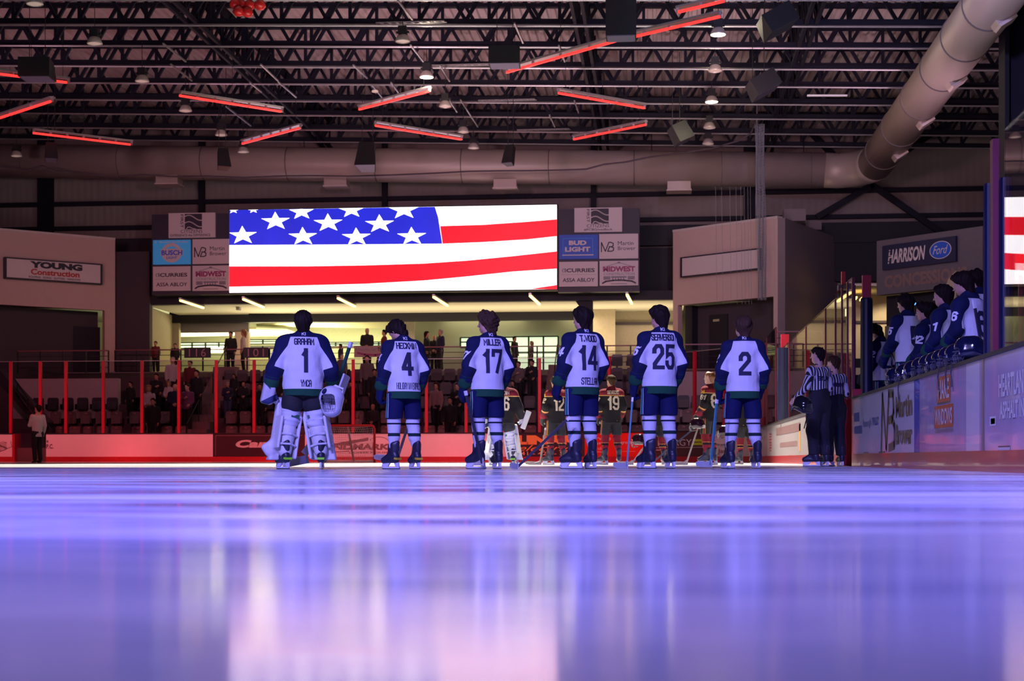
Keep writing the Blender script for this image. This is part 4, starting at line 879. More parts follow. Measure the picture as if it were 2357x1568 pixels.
seat_brown = mat('seat_brown', (.20, .12, .11), .5, vary=.1); seat_black = mat('seat_black', (.03, .02, .03), .4)
tagm = mat('seat_plate', (.55, .25, .2), .4)
def seat_parts(black_seat):
    W2 = .235
    q = MB(); prof = [(-W2, .42), (-W2, .84), (-W2+.05, .90), (W2-.05, .90), (W2, .84), (W2, .42)]
    q.prism(prof, (0, 0, 0), (1, 0, 0), (0, .06, 1), (0, .04, 0)); q.prism([(-.05, .80), (.05, .80), (.05, .85), (-.05, .85)], (0, -.012, 0), (1, 0, 0), (0, .06, 1), (0, .01, 0), m=1)
    s = MB(); s.prism([(-.20, .40), (-.205, .70), (-.17, .74), (.17, .74), (.205, .70), (.20, .40)], (0, -.16, 0), (1, 0, 0), (0, .25, 1), (0, .05, 0))
    l = MB(); l.box(-.03, -.02, 0, .03, .05, .45); l.box(-.255, -.14, .40, -.235, .06, .62); l.box(-.1, -.08, 0, .1, .1, .03)
    return q, s, l
def put_seats():
    rows = []   # (row, px0, px1, mat, label)
    R = [(0, 112, 272, 0, 'brown folding seat in the front row at far left below the white wall'), (1, 100, 272, 0, 'brown folding seat in the second row at far left'), (2, 60, 262, 1, 'black folding seat in front of the white wall at far left'),
         (0, 290, 422, 0, 'brown folding seat in the front row left of the stairs'), (1, 284, 422, 0, 'brown folding seat in the second row left of the stairs'), (0, 508, 1234, 0, 'brown folding seat in the front row between the two stairways'), (1, 508, 1234, 0, 'brown folding seat in the second row between the two stairways'),
         (2, 508, 1232, 1, 'black folding seat in the third row, middle block'), (3, 508, 1228, 1, 'black folding seat in the fourth row, middle block'), (4, 505, 1230, 1, 'black folding seat in the fifth row, middle block'),
         (0, 1306, 1700, 0, 'brown folding seat in the front row of the right block'), (1, 1306, 1700, 0, 'brown folding seat in the second row of the right block'), (2, 1300, 1720, 1, 'black folding seat in the third row of the right block'), (3, 1300, 1540, 1, 'black folding seat in the fourth row of the right block'), (4, 1300, 1540, 1, 'black folding seat in the fifth row of the right block'), (5, 1300, 1540, 1, 'black folding seat in the top row of the right block'),
         (2, 290, 420, 1, 'black folding seat in the third row left of the stairs')]
    protos = {}
    q, s, l = seat_parts(False); allm = MB()
    for k, m in ((0, seat_brown), (1, seat_black)):
        q, s, l = seat_parts(k)
        r = bpy.data.objects.new('folding_seat', None); COL.objects.link(r)
        q.build('backrest', [m, tagm], r, local=True); s.build('seat', m, r, local=True); l.build('bracket', black, r, local=True)
        protos[k] = r
        a = MB(); 
        for part in (q, s, l): a.cur = {q: 0, s: 0, l: 2}[part] ; a.add(part.v, part.f); 
        protos[(k, 's')] = a.build('folding_seat', [m, tagm, black], local=True)
    for row, px0, px1, k, lab in R:
        a = at(px0, 0, RY(row)).x; b = at(px1, 0, RY(row)).x; n = max(1, int((b-a)/.56))
        detail = row < 2
        for j in range(n):
            x = a+.28+(b-a-.56)*j/max(1, n-1); o = copy_tree(protos[k]) if detail else protos[(k, 's')].copy()
            if not detail: COL.objects.link(o)
            o.name = 'folding_seat'; o.location = (x, RY(row)+.52, RZ(row)); tag(o, lab, 'seat', lab+' group')
    def kill(o):
        for c in list(o.children): kill(c)
        bpy.data.objects.remove(o)
    for o in protos.values(): kill(o)
put_seats()
# upper seats above the white wall
# ------------------------------------------------------------------ goal
g0 = at(690, 1062, 49.5); g1 = at(862, 1062, 49.5); gx0, gx1 = g1.x-1.83, g1.x; gy = 49.5; GH = 1.22
r = empty('hockey_goal', ((gx0+gx1)/2, gy, 0), 0, 'red framed hockey goal with white netting in front of the end boards', 'goal')
q = MB(); q.tube([(gx0, gy, 0), (gx0, gy, GH-.1), (gx0+.03, gy, GH-.03), (gx0+.1, gy, GH), (gx1-.1, gy, GH), (gx1-.03, gy, GH-.03), (gx1, gy, GH-.1), (gx1, gy, 0)], .04, 10); q.build('frame', red_paint, r, smooth=True)
q = MB(); q.tube([(gx0, gy, .04), (gx0+.15, gy+.9, .04), (gx0+.5, gy+1.1, .04), (gx1-.5, gy+1.1, .04), (gx1-.15, gy+.9, .04), (gx1, gy, .04)], .035, 8); q.build('base_rail', white, r, smooth=True)
mx = (gx0+gx1)/2-.1; q = MB(); q.tube([(mx, gy+.55, GH), (mx, gy+.6, GH-.08), (mx+.1, gy+1.1, .04)], .035, 8); q.tube([(gx0+.1, gy, GH), (mx-.3, gy+.5, GH), (mx+.3, gy+.5, GH), (gx1-.1, gy, GH)], .02, 6); q.build('centre_support', mat('goal_support', (.45, .30, .26), .5), r, smooth=True)
q = MB(); n = 26
def netp(u, v): # u across, v down from the crossbar along the back
    x = gx0+.06+(gx1-gx0-.12)*u; b = math.sin(math.pi*u)**.35
    return Vector((x*(1)+0, gy+(.5*b*min(1, v*3)+.55*b*v), (GH-.03)-(GH-.08)*max(0, (v-.15)/.85)-.03*math.sin(math.pi*u)))
for i in range(n+1): q.tube([netp(i/n, k/10) for k in range(11)], .006, 3, caps=False)
for k in range(1, 20): q.tube([netp(i/16, k/20) for i in range(17)], .006, 3, caps=False)
q.build('netting', mat('white_net', (.65, .55, .55), .7), r)
# ------------------------------------------------------------------ smooth solid modelling: blended cones meshed as one surface
def V3(*a): return np.array(a, dtype=float)
class Sdf:
    def __init__(s, lo, hi, h):
        s.h = h; s.lo = V3(*lo); n = np.ceil((V3(*hi)-s.lo)/h).astype(int)+1; s.n = n
        s.ax = [s.lo[i]+h*np.arange(n[i]) for i in range(3)]
        s.G = np.full(n, .12); s.prims = []
    def _sl(s, lo, hi):
        a = np.maximum(0, np.floor((lo-s.lo)/s.h).astype(int)); b = np.minimum(s.n, np.ceil((hi-s.lo)/s.h).astype(int)+1)
        if (b <= a).any(): return None
        return tuple(slice(x, y) for x, y in zip(a, b))
    @staticmethod
    def cone_d(X, Y, Z, a, b, ra, rb, w):
        ba = (b-a)*w; L = float(ba@ba)+1e-12
        dx, dy, dz = (X-a[0])*w[0], (Y-a[1])*w[1], (Z-a[2])*w[2]
        t = np.clip((dx*ba[0]+dy*ba[1]+dz*ba[2])/L, 0, 1)
        return np.sqrt((dx-t*ba[0])**2+(dy-t*ba[1])**2+(dz-t*ba[2])**2)-(ra+(rb-ra)*t)
    def blend(s, sl, d, k, sub=False):
        g = s.G[sl]
        if sub: d = -d; h = np.maximum(k-np.abs(g-d), 0)/k if k > 0 else 0; s.G[sl] = np.maximum(g, d)+h*h*k*.25
        elif k > 0: h = np.maximum(k-np.abs(g-d), 0)/k; s.G[sl] = np.minimum(g, d)-h*h*k*.25
        else: s.G[sl] = np.minimum(g, d)
    def cone(s, a, b, ra, rb=None, w=(1, 1, 1), k=.02, sub=False):
        a, b, w = V3(*a), V3(*b), V3(*w); rb = ra if rb is None else rb; s.prims.append((a, b, ra, rb, w))
        m = max(ra, rb)/np.minimum(w, 1)+.03+k; sl = s._sl(np.minimum(a, b)-m, np.maximum(a, b)+m)
        if sl is None: return s
        X, Y, Z = s.ax[0][sl[0]][:, None, None], s.ax[1][sl[1]][None, :, None], s.ax[2][sl[2]][None, None, :]
        s.blend(sl, s.cone_d(X, Y, Z, a, b, ra, rb, w), k, sub); return s
    def box(s, c, half, R=None, r=.01, k=.01, sub=False):
        c, half = V3(*c), V3(*half); R = np.eye(3) if R is None else np.array(R)
        m = float(np.linalg.norm(half))+.03; sl = s._sl(c-m, c+m)
        if sl is None: return s
        X, Y, Z = s.ax[0][sl[0]][:, None, None]-c[0], s.ax[1][sl[1]][None, :, None]-c[1], s.ax[2][sl[2]][None, None, :]-c[2]
        q = [np.abs(R[0, i]*X+R[1, i]*Y+R[2, i]*Z)-(half[i]-r) for i in range(3)]
        d = np.sqrt(sum(np.maximum(x, 0)**2 for x in q))+np.minimum(np.maximum(np.maximum(q[0], q[1]), q[2]), 0)-r
        s.blend(sl, d, k, sub); return s
    def cut(s, nrm, c, k=.0):      # keep n.p < c
        X, Y, Z = s.ax[0][:, None, None], s.ax[1][None, :, None], s.ax[2][None, None, :]
        d = nrm[0]*X+nrm[1]*Y+nrm[2]*Z-c; s.G = np.maximum(s.G, d); return s
    def wrinkle(s, amp, f=(11, 9, 16), seed=0, zr=None):
        r = np.random.RandomState(seed); X, Y, Z = s.ax[0][:, None, None], s.ax[1][None, :, None], s.ax[2][None, None, :]
        W = 0
        for i in range(5):
            q = r.randn(3); ph = r.rand()*6.28; W = W+np.sin(f[0]*q[0]*X+f[1]*q[1]*Y+f[2]*q[2]*Z+ph+1.3*np.sin(5*X*q[1]+7*Z*q[0]))
        s.G = s.G+amp*W/2.2; return s
    def mesh(s):
        G, n, h = s.G, s.n, s.h; ins = G < 0
        C = [ins[i:n[0]-1+i, j:n[1]-1+j, k:n[2]-1+k] for i in (0, 1) for j in (0, 1) for k in (0, 1)]
        tot = sum(c.astype(np.int8) for c in C); act = (tot > 0) & (tot < 8)
        idx = -np.ones(act.shape, int); cells = np.argwhere(act); idx[act] = np.arange(len(cells))
        P = np.zeros((len(cells), 3)); cnt = np.zeros(len(cells))
        ci, cj, ck = cells.T
        co = [(i, j, k) for i in (0, 1) for j in (0, 1) for k in (0, 1)]
        val = {c: G[ci+c[0], cj+c[1], ck+c[2]] for c in co}
        for a in co:
            for ax in range(3):
                if a[ax]: continue
                b = list(a); b[ax] = 1; b = tuple(b); va, vb = val[a], val[b]; m = (va < 0) != (vb < 0)
                if not m.any(): continue
                t = va[m]/(va[m]-vb[m]); p = np.tile(np.array(a, float), (m.sum(), 1)); p[:, ax] = t
                P[m] += p; cnt[m] += 1
        V = s.lo+(cells+P/cnt[:, None])*h
        F_ = []
        for ax in range(3):
            A = ins; B = np.roll(ins, -1, ax)
            sl = [slice(0, n[i]) for i in range(3)]; sl[ax] = slice(0, n[ax]-1); e = (A != B)[tuple(sl)]
            E = np.argwhere(e); o1, o2 = [(1, 2), (2, 0), (0, 1)][ax]
            ok = (E[:, o1] > 0) & (E[:, o2] > 0) & (E[:, o1] < n[o1]-1) & (E[:, o2] < n[o2]-1); E = E[ok]
            if not len(E): continue
            def cid(d1, d2):
                q = E.copy(); q[:, o1] += d1; q[:, o2] += d2; return idx[q[:, 0], q[:, 1], q[:, 2]]
            Q = np.stack([cid(-1, -1), cid(0, -1), cid(0, 0), cid(-1, 0)], 1)
            fl = A[E[:, 0], E[:, 1], E[:, 2]]; Q[~fl] = Q[~fl][:, ::-1]; F_.append(Q)
        Fq = np.concatenate(F_) if F_ else np.zeros((0, 4), int); Fq = Fq[(Fq >= 0).all(1)]
        return V, Fq
def merge(*parts):
    V = []; Fq = []; n = 0
    for v, f in parts: V.append(v); Fq.append(f+n); n += len(v)
    return np.concatenate(V), np.concatenate(Fq)
def nobj(name, V, Fq, mats, parent, attrs=None, smooth=True, slots=None):
    me = bpy.data.meshes.new(name); me.from_pydata(V.tolist(), [], Fq.tolist())
    for m in (mats if isinstance(mats, (list, tuple)) else [mats]): me.materials.append(m)
    if smooth: me.polygons.foreach_set('use_smooth', [True]*len(me.polygons))
    if attrs:
        for k, a in attrs.items(): at_ = me.attributes.new(k, 'FLOAT', 'POINT'); at_.data.foreach_set('value', np.asarray(a, dtype=np.float32))
    me.update(); o = bpy.data.objects.new(name, me); COL.objects.link(o); o.parent = parent
    return o
def pick_mat(name, base, layers, rough=.85, bump=.25):
    """cloth whose colour zones are sewn panels: each layer is (field attribute, colour), shown where the field is positive"""
    if name in MATS: return MATS[name]
    m = bpy.data.materials.new(name); m.use_nodes = True; nt = m.node_tree; N = nt.nodes; L = nt.links; b = N['Principled BSDF']
    b.inputs['Roughness'].default_value = rough; b.inputs['Specular IOR Level'].default_value = .25
    col = None; prev = base
    for at_n, c in layers:
        a = N.new('ShaderNodeAttribute'); a.attribute_name = at_n; g = N.new('ShaderNodeMath'); g.operation = 'GREATER_THAN'; g.inputs[1].default_value = 0
        L.new(a.outputs['Fac'], g.inputs[0]); mx = N.new('ShaderNodeMixRGB'); L.new(g.outputs[0], mx.inputs[0])
        if col is None: mx.inputs[1].default_value = (*base, 1)
        else: L.new(col, mx.inputs[1])
        mx.inputs[2].default_value = (*c, 1); col = mx.outputs[0]
    no = N.new('ShaderNodeTexNoise'); no.inputs['Scale'].default_value = 6; mv = N.new('ShaderNodeMixRGB'); mv.blend_type = 'MULTIPLY'; mv.inputs[0].default_value = .12
    if col is None: mv.inputs[1].default_value = (*base, 1)
    else: L.new(col, mv.inputs[1])
    L.new(no.outputs[0], mv.inputs[2]); L.new(mv.outputs[0], b.inputs['Base Color'])
    if bump:
        bp = N.new('ShaderNodeBump'); bp.inputs['Strength'].default_value = bump; bp.inputs['Distance'].default_value = .02; L.new(no.outputs[0], bp.inputs['Height']); L.new(bp.outputs[0], b.inputs['Normal'])
    MATS[name] = m; return m

# ------------------------------------------------------------------ figures; local frame faces +Y, left arm on -X
def rotm(yaw, pitch, roll=0): return np.array(Matrix.Rotation(yaw, 3, 'Z')@Matrix.Rotation(roll, 3, 'Y')@Matrix.Rotation(-pitch, 3, 'X'))
class Pose:
    def __init__(s, lift=.085, spread=.12, lean=0., bow=0., head=(0, 0), eL=(-.30, -.04, 1.16), wL=(-.31, .06, .93), eR=(.30, -.04, 1.16), wR=(.31, .06, .93), toe=(.15, .15), bulk=1.0, feet=None, female=False):
        f = lift; s.f = f; s.bulk = bulk; s.lean = lean
        def up(p): return V3(p[0], p[1]+lean*(p[2]-.9), p[2]+f)
        s.up = up
        s.pelvis = V3(0, 0, .93+f); s.waist = up((0, 0, 1.08)); s.chest = up((0, .0, 1.31)); s.nb = up((0, -.01, 1.485)); 
        s.sL, s.sR = up((-.175, -.01, 1.425)), up((.175, -.01, 1.425))
        s.eL, s.wL, s.eR, s.wR = up(eL), up(wL), up(eR), up(wR)
        s.hip = [V3(-.09, 0, .90+f), V3(.09, 0, .90+f)]
        if feet is None: feet = [(-spread-.02, -.02), (spread+.02, -.02)]
        s.ank = [V3(feet[0][0], feet[0][1], .09+f), V3(feet[1][0], feet[1][1], .09+f)]
        s.knee = [(s.hip[i]*.47+s.ank[i]*.53)+V3(0, .035, .02) for i in (0, 1)]
        s.toe = toe; s.R = rotm(head[0], head[1]); s.hc = s.nb+V3(0, .0, .055)+s.R@V3(0, .015+bow*0, .115)
    def H(s, x, y, z): return s.hc+s.R@V3(x, y, z)
def head_prims(g, P, k=.012):
    H = P.H
    g.cone(H(0, -.03, .045), H(0, .01, .05), .083, .08, k=.02); g.cone(H(0, .03, .01), H(0, .052, -.075), .066, .034, k=.03)
    g.cone(H(-.03, .02, -.05), H(.03, .02, -.05), .045, k=.03)
    g.cone(H(0, .088, .015), H(0, .112, -.022), .009, .013, k=.012); g.cone(H(-.03, .078, .03), H(.03, .078, .03), .012, k=.015)
    g.cone(H(-.018, .082, -.052), H(.018, .082, -.052), .009, k=.006); g.cone(H(-.014, .080, -.064), H(.014, .080, -.064), .009, k=.006)
    for sx in (-1, 1):
        g.cone(H(sx*.076, -.005, .018), H(sx*.074, .0, -.02), .017, .010, w=(1, 1, 1), k=.008)
        g.cone(H(sx*.032, .094, .012), H(sx*.030, .094, .012), .013, k=.006, sub=True)
    g.cone(H(0, -.02, -.04), P.nb+V3(0, -.01, .0), .054, .064, k=.03)
def hand_prims(g, w, d, side, palm, curl=.8, sc=1.0, fat=1.0, k=.006):
    """w wrist, d direction of the hand, palm = normal of the palm side, side = thumb direction"""
    w = V3(*w); d = V3(*d); d /= np.linalg.norm(d); pn = V3(*palm); pn -= d*(pn@d); pn /= np.linalg.norm(pn); t = np.cross(d, pn); t = t if t@V3(*side) > 0 else -t
    q = lambda a, b, c: w+(d*a+t*b+pn*c)*sc
    for b0 in (-.026, -.008, .010, .026): g.cone(q(.0, b0*.7, 0), q(.082, b0, 0), .016*sc*fat, .013*sc*fat, k=.012)
    for b0, L in ((-.031, .062), (-.011, .078), (.010, .084), (.030, .076)):
        L1 = L*.5; a1 = curl*.6; p0 = q(.088, b0, 0); p1 = p0+(d*math.cos(a1)+pn*math.sin(a1))*L1*sc; a2 = curl*1.9
        p2 = p1+(d*math.cos(a2)+pn*math.sin(a2))*L1*sc
        g.cone(p0, p1, .0095*sc*fat, .009*sc*fat, k=k); g.cone(p1, p2, .009*sc*fat, .0075*sc*fat, k=.003)
    p0 = q(.02, .028, .006); p1 = q(.055, .052, .018); p2 = q(.085, .050, .036)
    g.cone(p0, p1, .013*sc*fat, .011*sc*fat, k=.01); g.cone(p1, p2, .011*sc*fat, .009*sc*fat, k=.003)
def make_body(P, parent, skin, h=.013, hands=True, hh=.007, name='body', legs=True):
    lo = (-.62, -.45, -.02); hi = (.62, .62, 2.2)
    g = Sdf(lo, hi, h); head_prims(g, P)
    g.cone(P.pelvis, P.waist, .125, .11, w=(1, 1.3, 1), k=.03); g.cone(P.waist, P.chest, .11, .125, w=(1, 1.3, 1), k=.03); g.cone(P.chest, P.nb+V3(0, 0, -.03), .12, .07, w=(1, 1.25, 1), k=.04)
    for s_, e_, w_ in ((P.sL, P.eL, P.wL), (P.sR, P.eR, P.wR)):
        g.cone(P.nb+V3(0, 0, -.05), s_, .06, .055, k=.04); g.cone(s_, e_, .052, .040, k=.03); g.cone(e_, w_, .040, .027, k=.02)
    if legs:
        for i in (0, 1):
            g.cone(P.hip[i], P.knee[i], .085, .052, k=.03); g.cone(P.knee[i], P.ank[i], .05, .036, k=.02); a = P.ank[i]; tx = math.sin(P.toe[i])*(-1 if i == 0 else 1)
            g.cone(a+V3(0, 0, -.03), a+V3(tx*.14, .15, -.045), .033, .026, k=.02)
    parts = [g.mesh()]
    if hands:
        for s_, e_, w_, sg in ((P.sL, P.eL, P.wL, 1), (P.sR, P.eR, P.wR, -1)):
            q = Sdf(w_-.16, w_+.16, hh); d = w_-e_; hand_prims(q, w_, d, (sg*.2, 1, .3), (sg, -.1, 0)); q.cone(w_-d/np.linalg.norm(d)*.06, w_, .030, .024, k=.02); parts.append(q.mesh())
    V, Fq = merge(*parts); return nobj(name, V, Fq, skin, parent)
def make_hair(P, parent, m, style='short', h=.010, seed=1, name='hair'):
    g = Sdf(P.hc-.24, P.hc+.24, h); H = P.H
    if style == 'bald': return None
    th = {'short': .0, 'medium': .012, 'curly': .020, 'long': .012}[style]
    g.cone(H(0, -.028, .052), H(0, .015, .062), .092+th, .086+th, k=.02)
    if style in ('medium', 'curly', 'long'): g.cone(H(0, -.045, .02), H(0, -.052, -.095), .083+th, .060, k=.03); g.cone(H(-.055, .03, .075), H(.055, .03, .075), .042, k=.03)
    else: g.cone(H(0, -.04, .03), H(0, -.05, -.03), .080, .062, k=.03)
    if style == 'long':
        g.cone(H(0, -.06, -.05), H(0, -.09, -.20), .085, .05, k=.04)
        for sx in (-1, 1): g.cone(H(sx*.07, -.01, .03), H(sx*.085, -.02, -.16), .032, .022, k=.02)
    g.wrinkle(.008 if style != 'curly' else .014, f=(75, 75, 22) if style != 'curly' else (95, 95, 80), seed=seed)
    # clear the face
    n = P.R@V3(0, .80, -.60); g.cut(n, float(n@P.H(0, .056, .035)))
    V, Fq = g.mesh(); return nobj(name, V, Fq, m, parent) if len(V) else None
def make_eyes(P, parent):
    q = MB()
    for sx in (-1, 1):
        c = P.H(sx*.031, .083, .012); q.lathe((c[0], c[1], c[2]-.011), [(0, 0), (.008, .003), (.0105, .011), (.008, .019), (0, .022)], 8, m=0)
        a, b = P.H(sx*.018, .094, .034), P.H(sx*.046, .084, .036); q.bar(a, b, .006, .008, m=1); c2 = P.H(sx*.031, .0935, .011); q.obox(c2, (.004, .003, .004), None, m=1)
    return q.build('eyes', [mat('eye_white', (.5, .48, .46), .3), mat('eye_dark', (.02, .012, .01), .3)], parent, local=True)
skins = [mat('skin_%d' % i, c, .5, vary=.08, vscale=14) for i, c in enumerate(((.52, .27, .18), (.60, .33, .24), (.40, .20, .13), (.66, .40, .30)))]
hair_dark = mat('hair_dark', (.014, .008, .006), .7, spec=.12, vary=.4, vscale=60); hair_brown = mat('hair_brown', (.050, .024, .012), .7, spec=.15, vary=.4, vscale=60)
hair_ginger = mat('hair_ginger', (.22, .085, .03), .5, vary=.3, vscale=60); hair_grey = mat('hair_grey', (.30, .28, .26), .6, vary=.3, vscale=60); hair_blond = mat('hair_blond', (.32, .18, .07), .5, vary=.3, vscale=60)

def cone_d(V, a, b, ra, rb, w=(1, 1, 1)): return Sdf.cone_d(V[:, 0], V[:, 1], V[:, 2], V3(*a), V3(*b), ra, rb, V3(*w))
def jersey_solid(P, h, b, hem=.785, loose=1.0):
    g = Sdf((-.70, -.45, .70), (.70, .62, 2.0), h); f = P.f; W = (1, 1.25, 1)
    g.cone(P.up((0, 0, hem-.05)), P.up((0, 0, 1.33)), .205*b, .195*b, w=W, k=.0)
    g.cone(P.up((-.13*b, -.01, 1.405)), P.up((.13*b, -.01, 1.405)), .11*b, w=(1, 1.05, 1), k=.07)
    g.cone(P.up((0, -.01, 1.43)), P.nb+V3(0, -.012, .045), .115, .074, k=.06)
    for s_, e_, w_ in ((P.sL, P.eL, P.wL), (P.sR, P.eR, P.wR)):
        s2 = s_*V3(1.12*b, 1, 1)+V3(0, 0, -.01)
        g.cone(s2, e_, .084*b, .078*b, k=.055); g.cone(e_, w_+(e_-w_)*.12, .080*b, .070*b, k=.03)
    g.cut((0, 0, -1), -(hem+f))
    g.wrinkle(.008*loose, f=(9, 9, 15), seed=int(hem*100)+int(abs(P.eL[0])*977)); g.wrinkle(.003*loose, f=(26, 10, 22), seed=5)
    return g
def jersey_fields(P, V, hem, b=1.0, fore=True):
    f = P.f; x = np.abs(V[:, 0]); z = V[:, 2]-f
    zl = [.8, .95, 1.06, 1.10, 1.18, 1.27, 1.38, 1.49]; xl = [.30, .30, .31, .31, .285, .235, .165, .135]
    lim = np.interp(z, zl, xl)*b
    dt = cone_d(V, P.up((0, 0, hem-.05)), P.up((0, 0, 1.33)), .205*b, .20*b, (1, 1.42, 1))
    df = np.minimum(cone_d(V, P.eL, P.wL, .088*b, .078*b), cone_d(V, P.eR, P.wR, .088*b, .078*b))
    du = np.minimum(cone_d(V, P.sL, P.eL, .084*b, .078*b), cone_d(V, P.sR, P.eR, .084*b, .078*b)); ez = P.eL[2]-f
    w = np.minimum(np.minimum(lim-x, 1.488-z), np.maximum(df-dt, np.minimum(z-ez-.0+.3*(.30-x), .33*b-x)))
    w = np.minimum(w, np.where(z < 1.16, .2, .2))
    def tf(e, w_):
        ba = w_-e; return np.clip(((V-e)@ba)/(ba@ba), 0, 1.2)
    tL, tR = tf(P.eL, P.wL), tf(P.eR, P.wR)
    dL, dR = cone_d(V, P.eL, P.wL, .088*b, .078*b), cone_d(V, P.eR, P.wR, .088*b, .078*b)
    t = np.where(dL < dR, tL, tR); onarm = (np.minimum(dL, dR) < dt) 
    gr = np.where(onarm, (t-.42)*.2, (hem+.085)-z); st = np.where(onarm, .012-np.abs(t-.50)*.2, -1.0)
    return dict(white=w, green=gr, strip=st)
# block letters -------------------------------------------------------
GL = {'A': [(0,0,0,5,1,7,3,7,4,5,4,0),(0,3,4,3)], 'B': [(0,0,0,7,3,7,4,6,4,4.5,3,3.6,0,3.6),(3,3.6,4,2.8,4,1,3,0,0,0)], 'C': [(4,5.3,4,6,3,7,1,7,0,6,0,1,1,0,3,0,4,1,4,1.7)], 'D': [(0,0,0,7,2.8,7,4,5.8,4,1.2,2.8,0,0,0)],
 'E': [(4,7,0,7,0,0,4,0),(0,3.6,3,3.6)], 'G': [(4,5.3,4,6,3,7,1,7,0,6,0,1,1,0,3,0,4,1,4,3.3,2.3,3.3)], 'H': [(0,0,0,7),(4,0,4,7),(0,3.6,4,3.6)], 'I': [(0.6,0,0.6,7)], 'K': [(0,0,0,7),(4,7,0.3,3.3),(1.3,4.2,4,0)], 'L': [(0,7,0,0,4,0)],
 'M': [(0,0,0,7,2.2,2.5,4.4,7,4.4,0)], 'N': [(0,0,0,7,4,0,4,7)], 'O': [(1,0,0,1,0,6,1,7,3,7,4,6,4,1,3,0,1,0)], 'R': [(0,0,0,7,3,7,4,6,4,4.2,3,3.3,0,3.3),(2,3.3,4,0)], 'S': [(4,5.5,4,6,3,7,1,7,0,6,0,4.6,1,3.8,3,3.2,4,2.4,4,1,3,0,1,0,0,1,0,1.6)],
 'T': [(0,7,4,7),(2,7,2,0)], 'V': [(0,7,0,5,2,0,4,5,4,7)], 'W': [(0,7,1,0,2.3,4.5,3.6,0,4.6,7)], 'X': [(0,0,4,7),(0,7,4,0)], 'Y': [(0,7,0,5.5,2,3.2,4,5.5,4,7),(2,3.2,2,0)], 'P': [(0,0,0,7,3,7,4,6,4,4.2,3,3.3,0,3.3)],
 'U': [(0,7,0,1,1,0,3,0,4,1,4,7)], '0': [(1,0,0,1,0,6,1,7,3,7,4,6,4,1,3,0,1,0)], '1': [(1.7,0,1.7,7),(1.5,6.4,.7,5.6)], '2': [(0,5.2,0,6,1,7,3,7,4,6,4,4.6,0,1.2,0,0,4.2,0)], '3': [(0,6,1,7,3,7,4,6,4,4.4,3,3.6,1.4,3.6),(3,3.6,4,2.8,4,1,3,0,1,0,0,1)], '4': [(3,0,3,7,2.6,7,0,2.2,0,1.9,4.2,1.9)],
 '5': [(4,7,.3,7,.1,3.8,1,4.4,3,4.4,4,3.4,4,1,3,0,1,0,0,1,0,1.7)], '6': [(4,6,3,7,1,7,0,6,0,1,1,0,3,0,4,1,4,3,3,4,0,4)], '7': [(0,5.6,0,7,4,7,4,6,1.8,0)], '8': [(1,3.6,0,4.4,0,6,1,7,3,7,4,6,4,4.4,3,3.6,1,3.6,0,2.8,0,1,1,0,3,0,4,1,4,2.8,3,3.6)], '9': [(0,1,1,0,3,0,4,1,4,6,3,7,1,7,0,6,0,4,1,3,4,3)], '.': [(.4,0,.4,.9)]}
def glyph_quads(s, w, h, sw, gap=.36):
    """ribbons of the text filling w x h centred on 0; returns vertices (n,2) and quads, subdivided so they can be draped"""
    adv = []; x = 0
    for ch in s:
        if ch == ' ': adv.append((x, 0)); x += 2.2; continue
        wd = max(max(p[0::2]) for p in GL[ch]); wd = max(wd, 1.2); adv.append((x, wd)); x += wd+gap*4
    tot = x-gap*4; sx = (w-sw)/max(tot, .1); sz = (h-sw)/7; V = []; Q = []
    for ch, (x0, wd) in zip(s, adv):
        if ch == ' ': continue
        for p in GL[ch]:
            pts = np.array(p, float).reshape(-1, 2); pts = np.stack([(pts[:, 0]+x0)*sx-(w-sw)/2, pts[:, 1]*sz-(h-sw)/2], 1)
            closed = np.allclose(pts[0], pts[-1]); n = len(pts)
            dirs = [(pts[i+1]-pts[i])/np.linalg.norm(pts[i+1]-pts[i]) for i in range(n-1)]; offs = []
            for i in range(n):
                d0 = dirs[i-1] if i > 0 else (dirs[-1] if closed else dirs[0]); d1 = dirs[i] if i < n-1 else (dirs[0] if closed else dirs[-1])
                n0 = V2(-d0[1], d0[0]); n1 = V2(-d1[1], d1[0]); m = n0+n1; L = np.linalg.norm(m); m = m/L if L > 1e-6 else n1
                offs.append(m*min(1/max(m@n1, .35), 2.2)*sw/2)
            for i in range(n-1):
                a, b = pts[i].copy(), pts[i+1].copy()
                if not closed and i == 0: a = a-dirs[0]*sw/2
                if not closed and i == n-2: b = b+dirs[-1]*sw/2
                m = max(1, int(np.ceil(np.linalg.norm(b-a)/.03))); c = 3; base = len(V)
                for j in range(m+1):
                    t = j/m; ctr = a*(1-t)+b*t; o = offs[i]*(1-t)+offs[i+1]*t
                    for q in range(c): V.append(ctr+o*(q-1))
                for j in range(m):
                    for q in range(c-1): Q.append((base+j*c+q, base+j*c+q+1, base+(j+1)*c+q+1, base+(j+1)*c+q))
    return np.array(V), Q
def V2(a, b): return np.array([a, b], float)
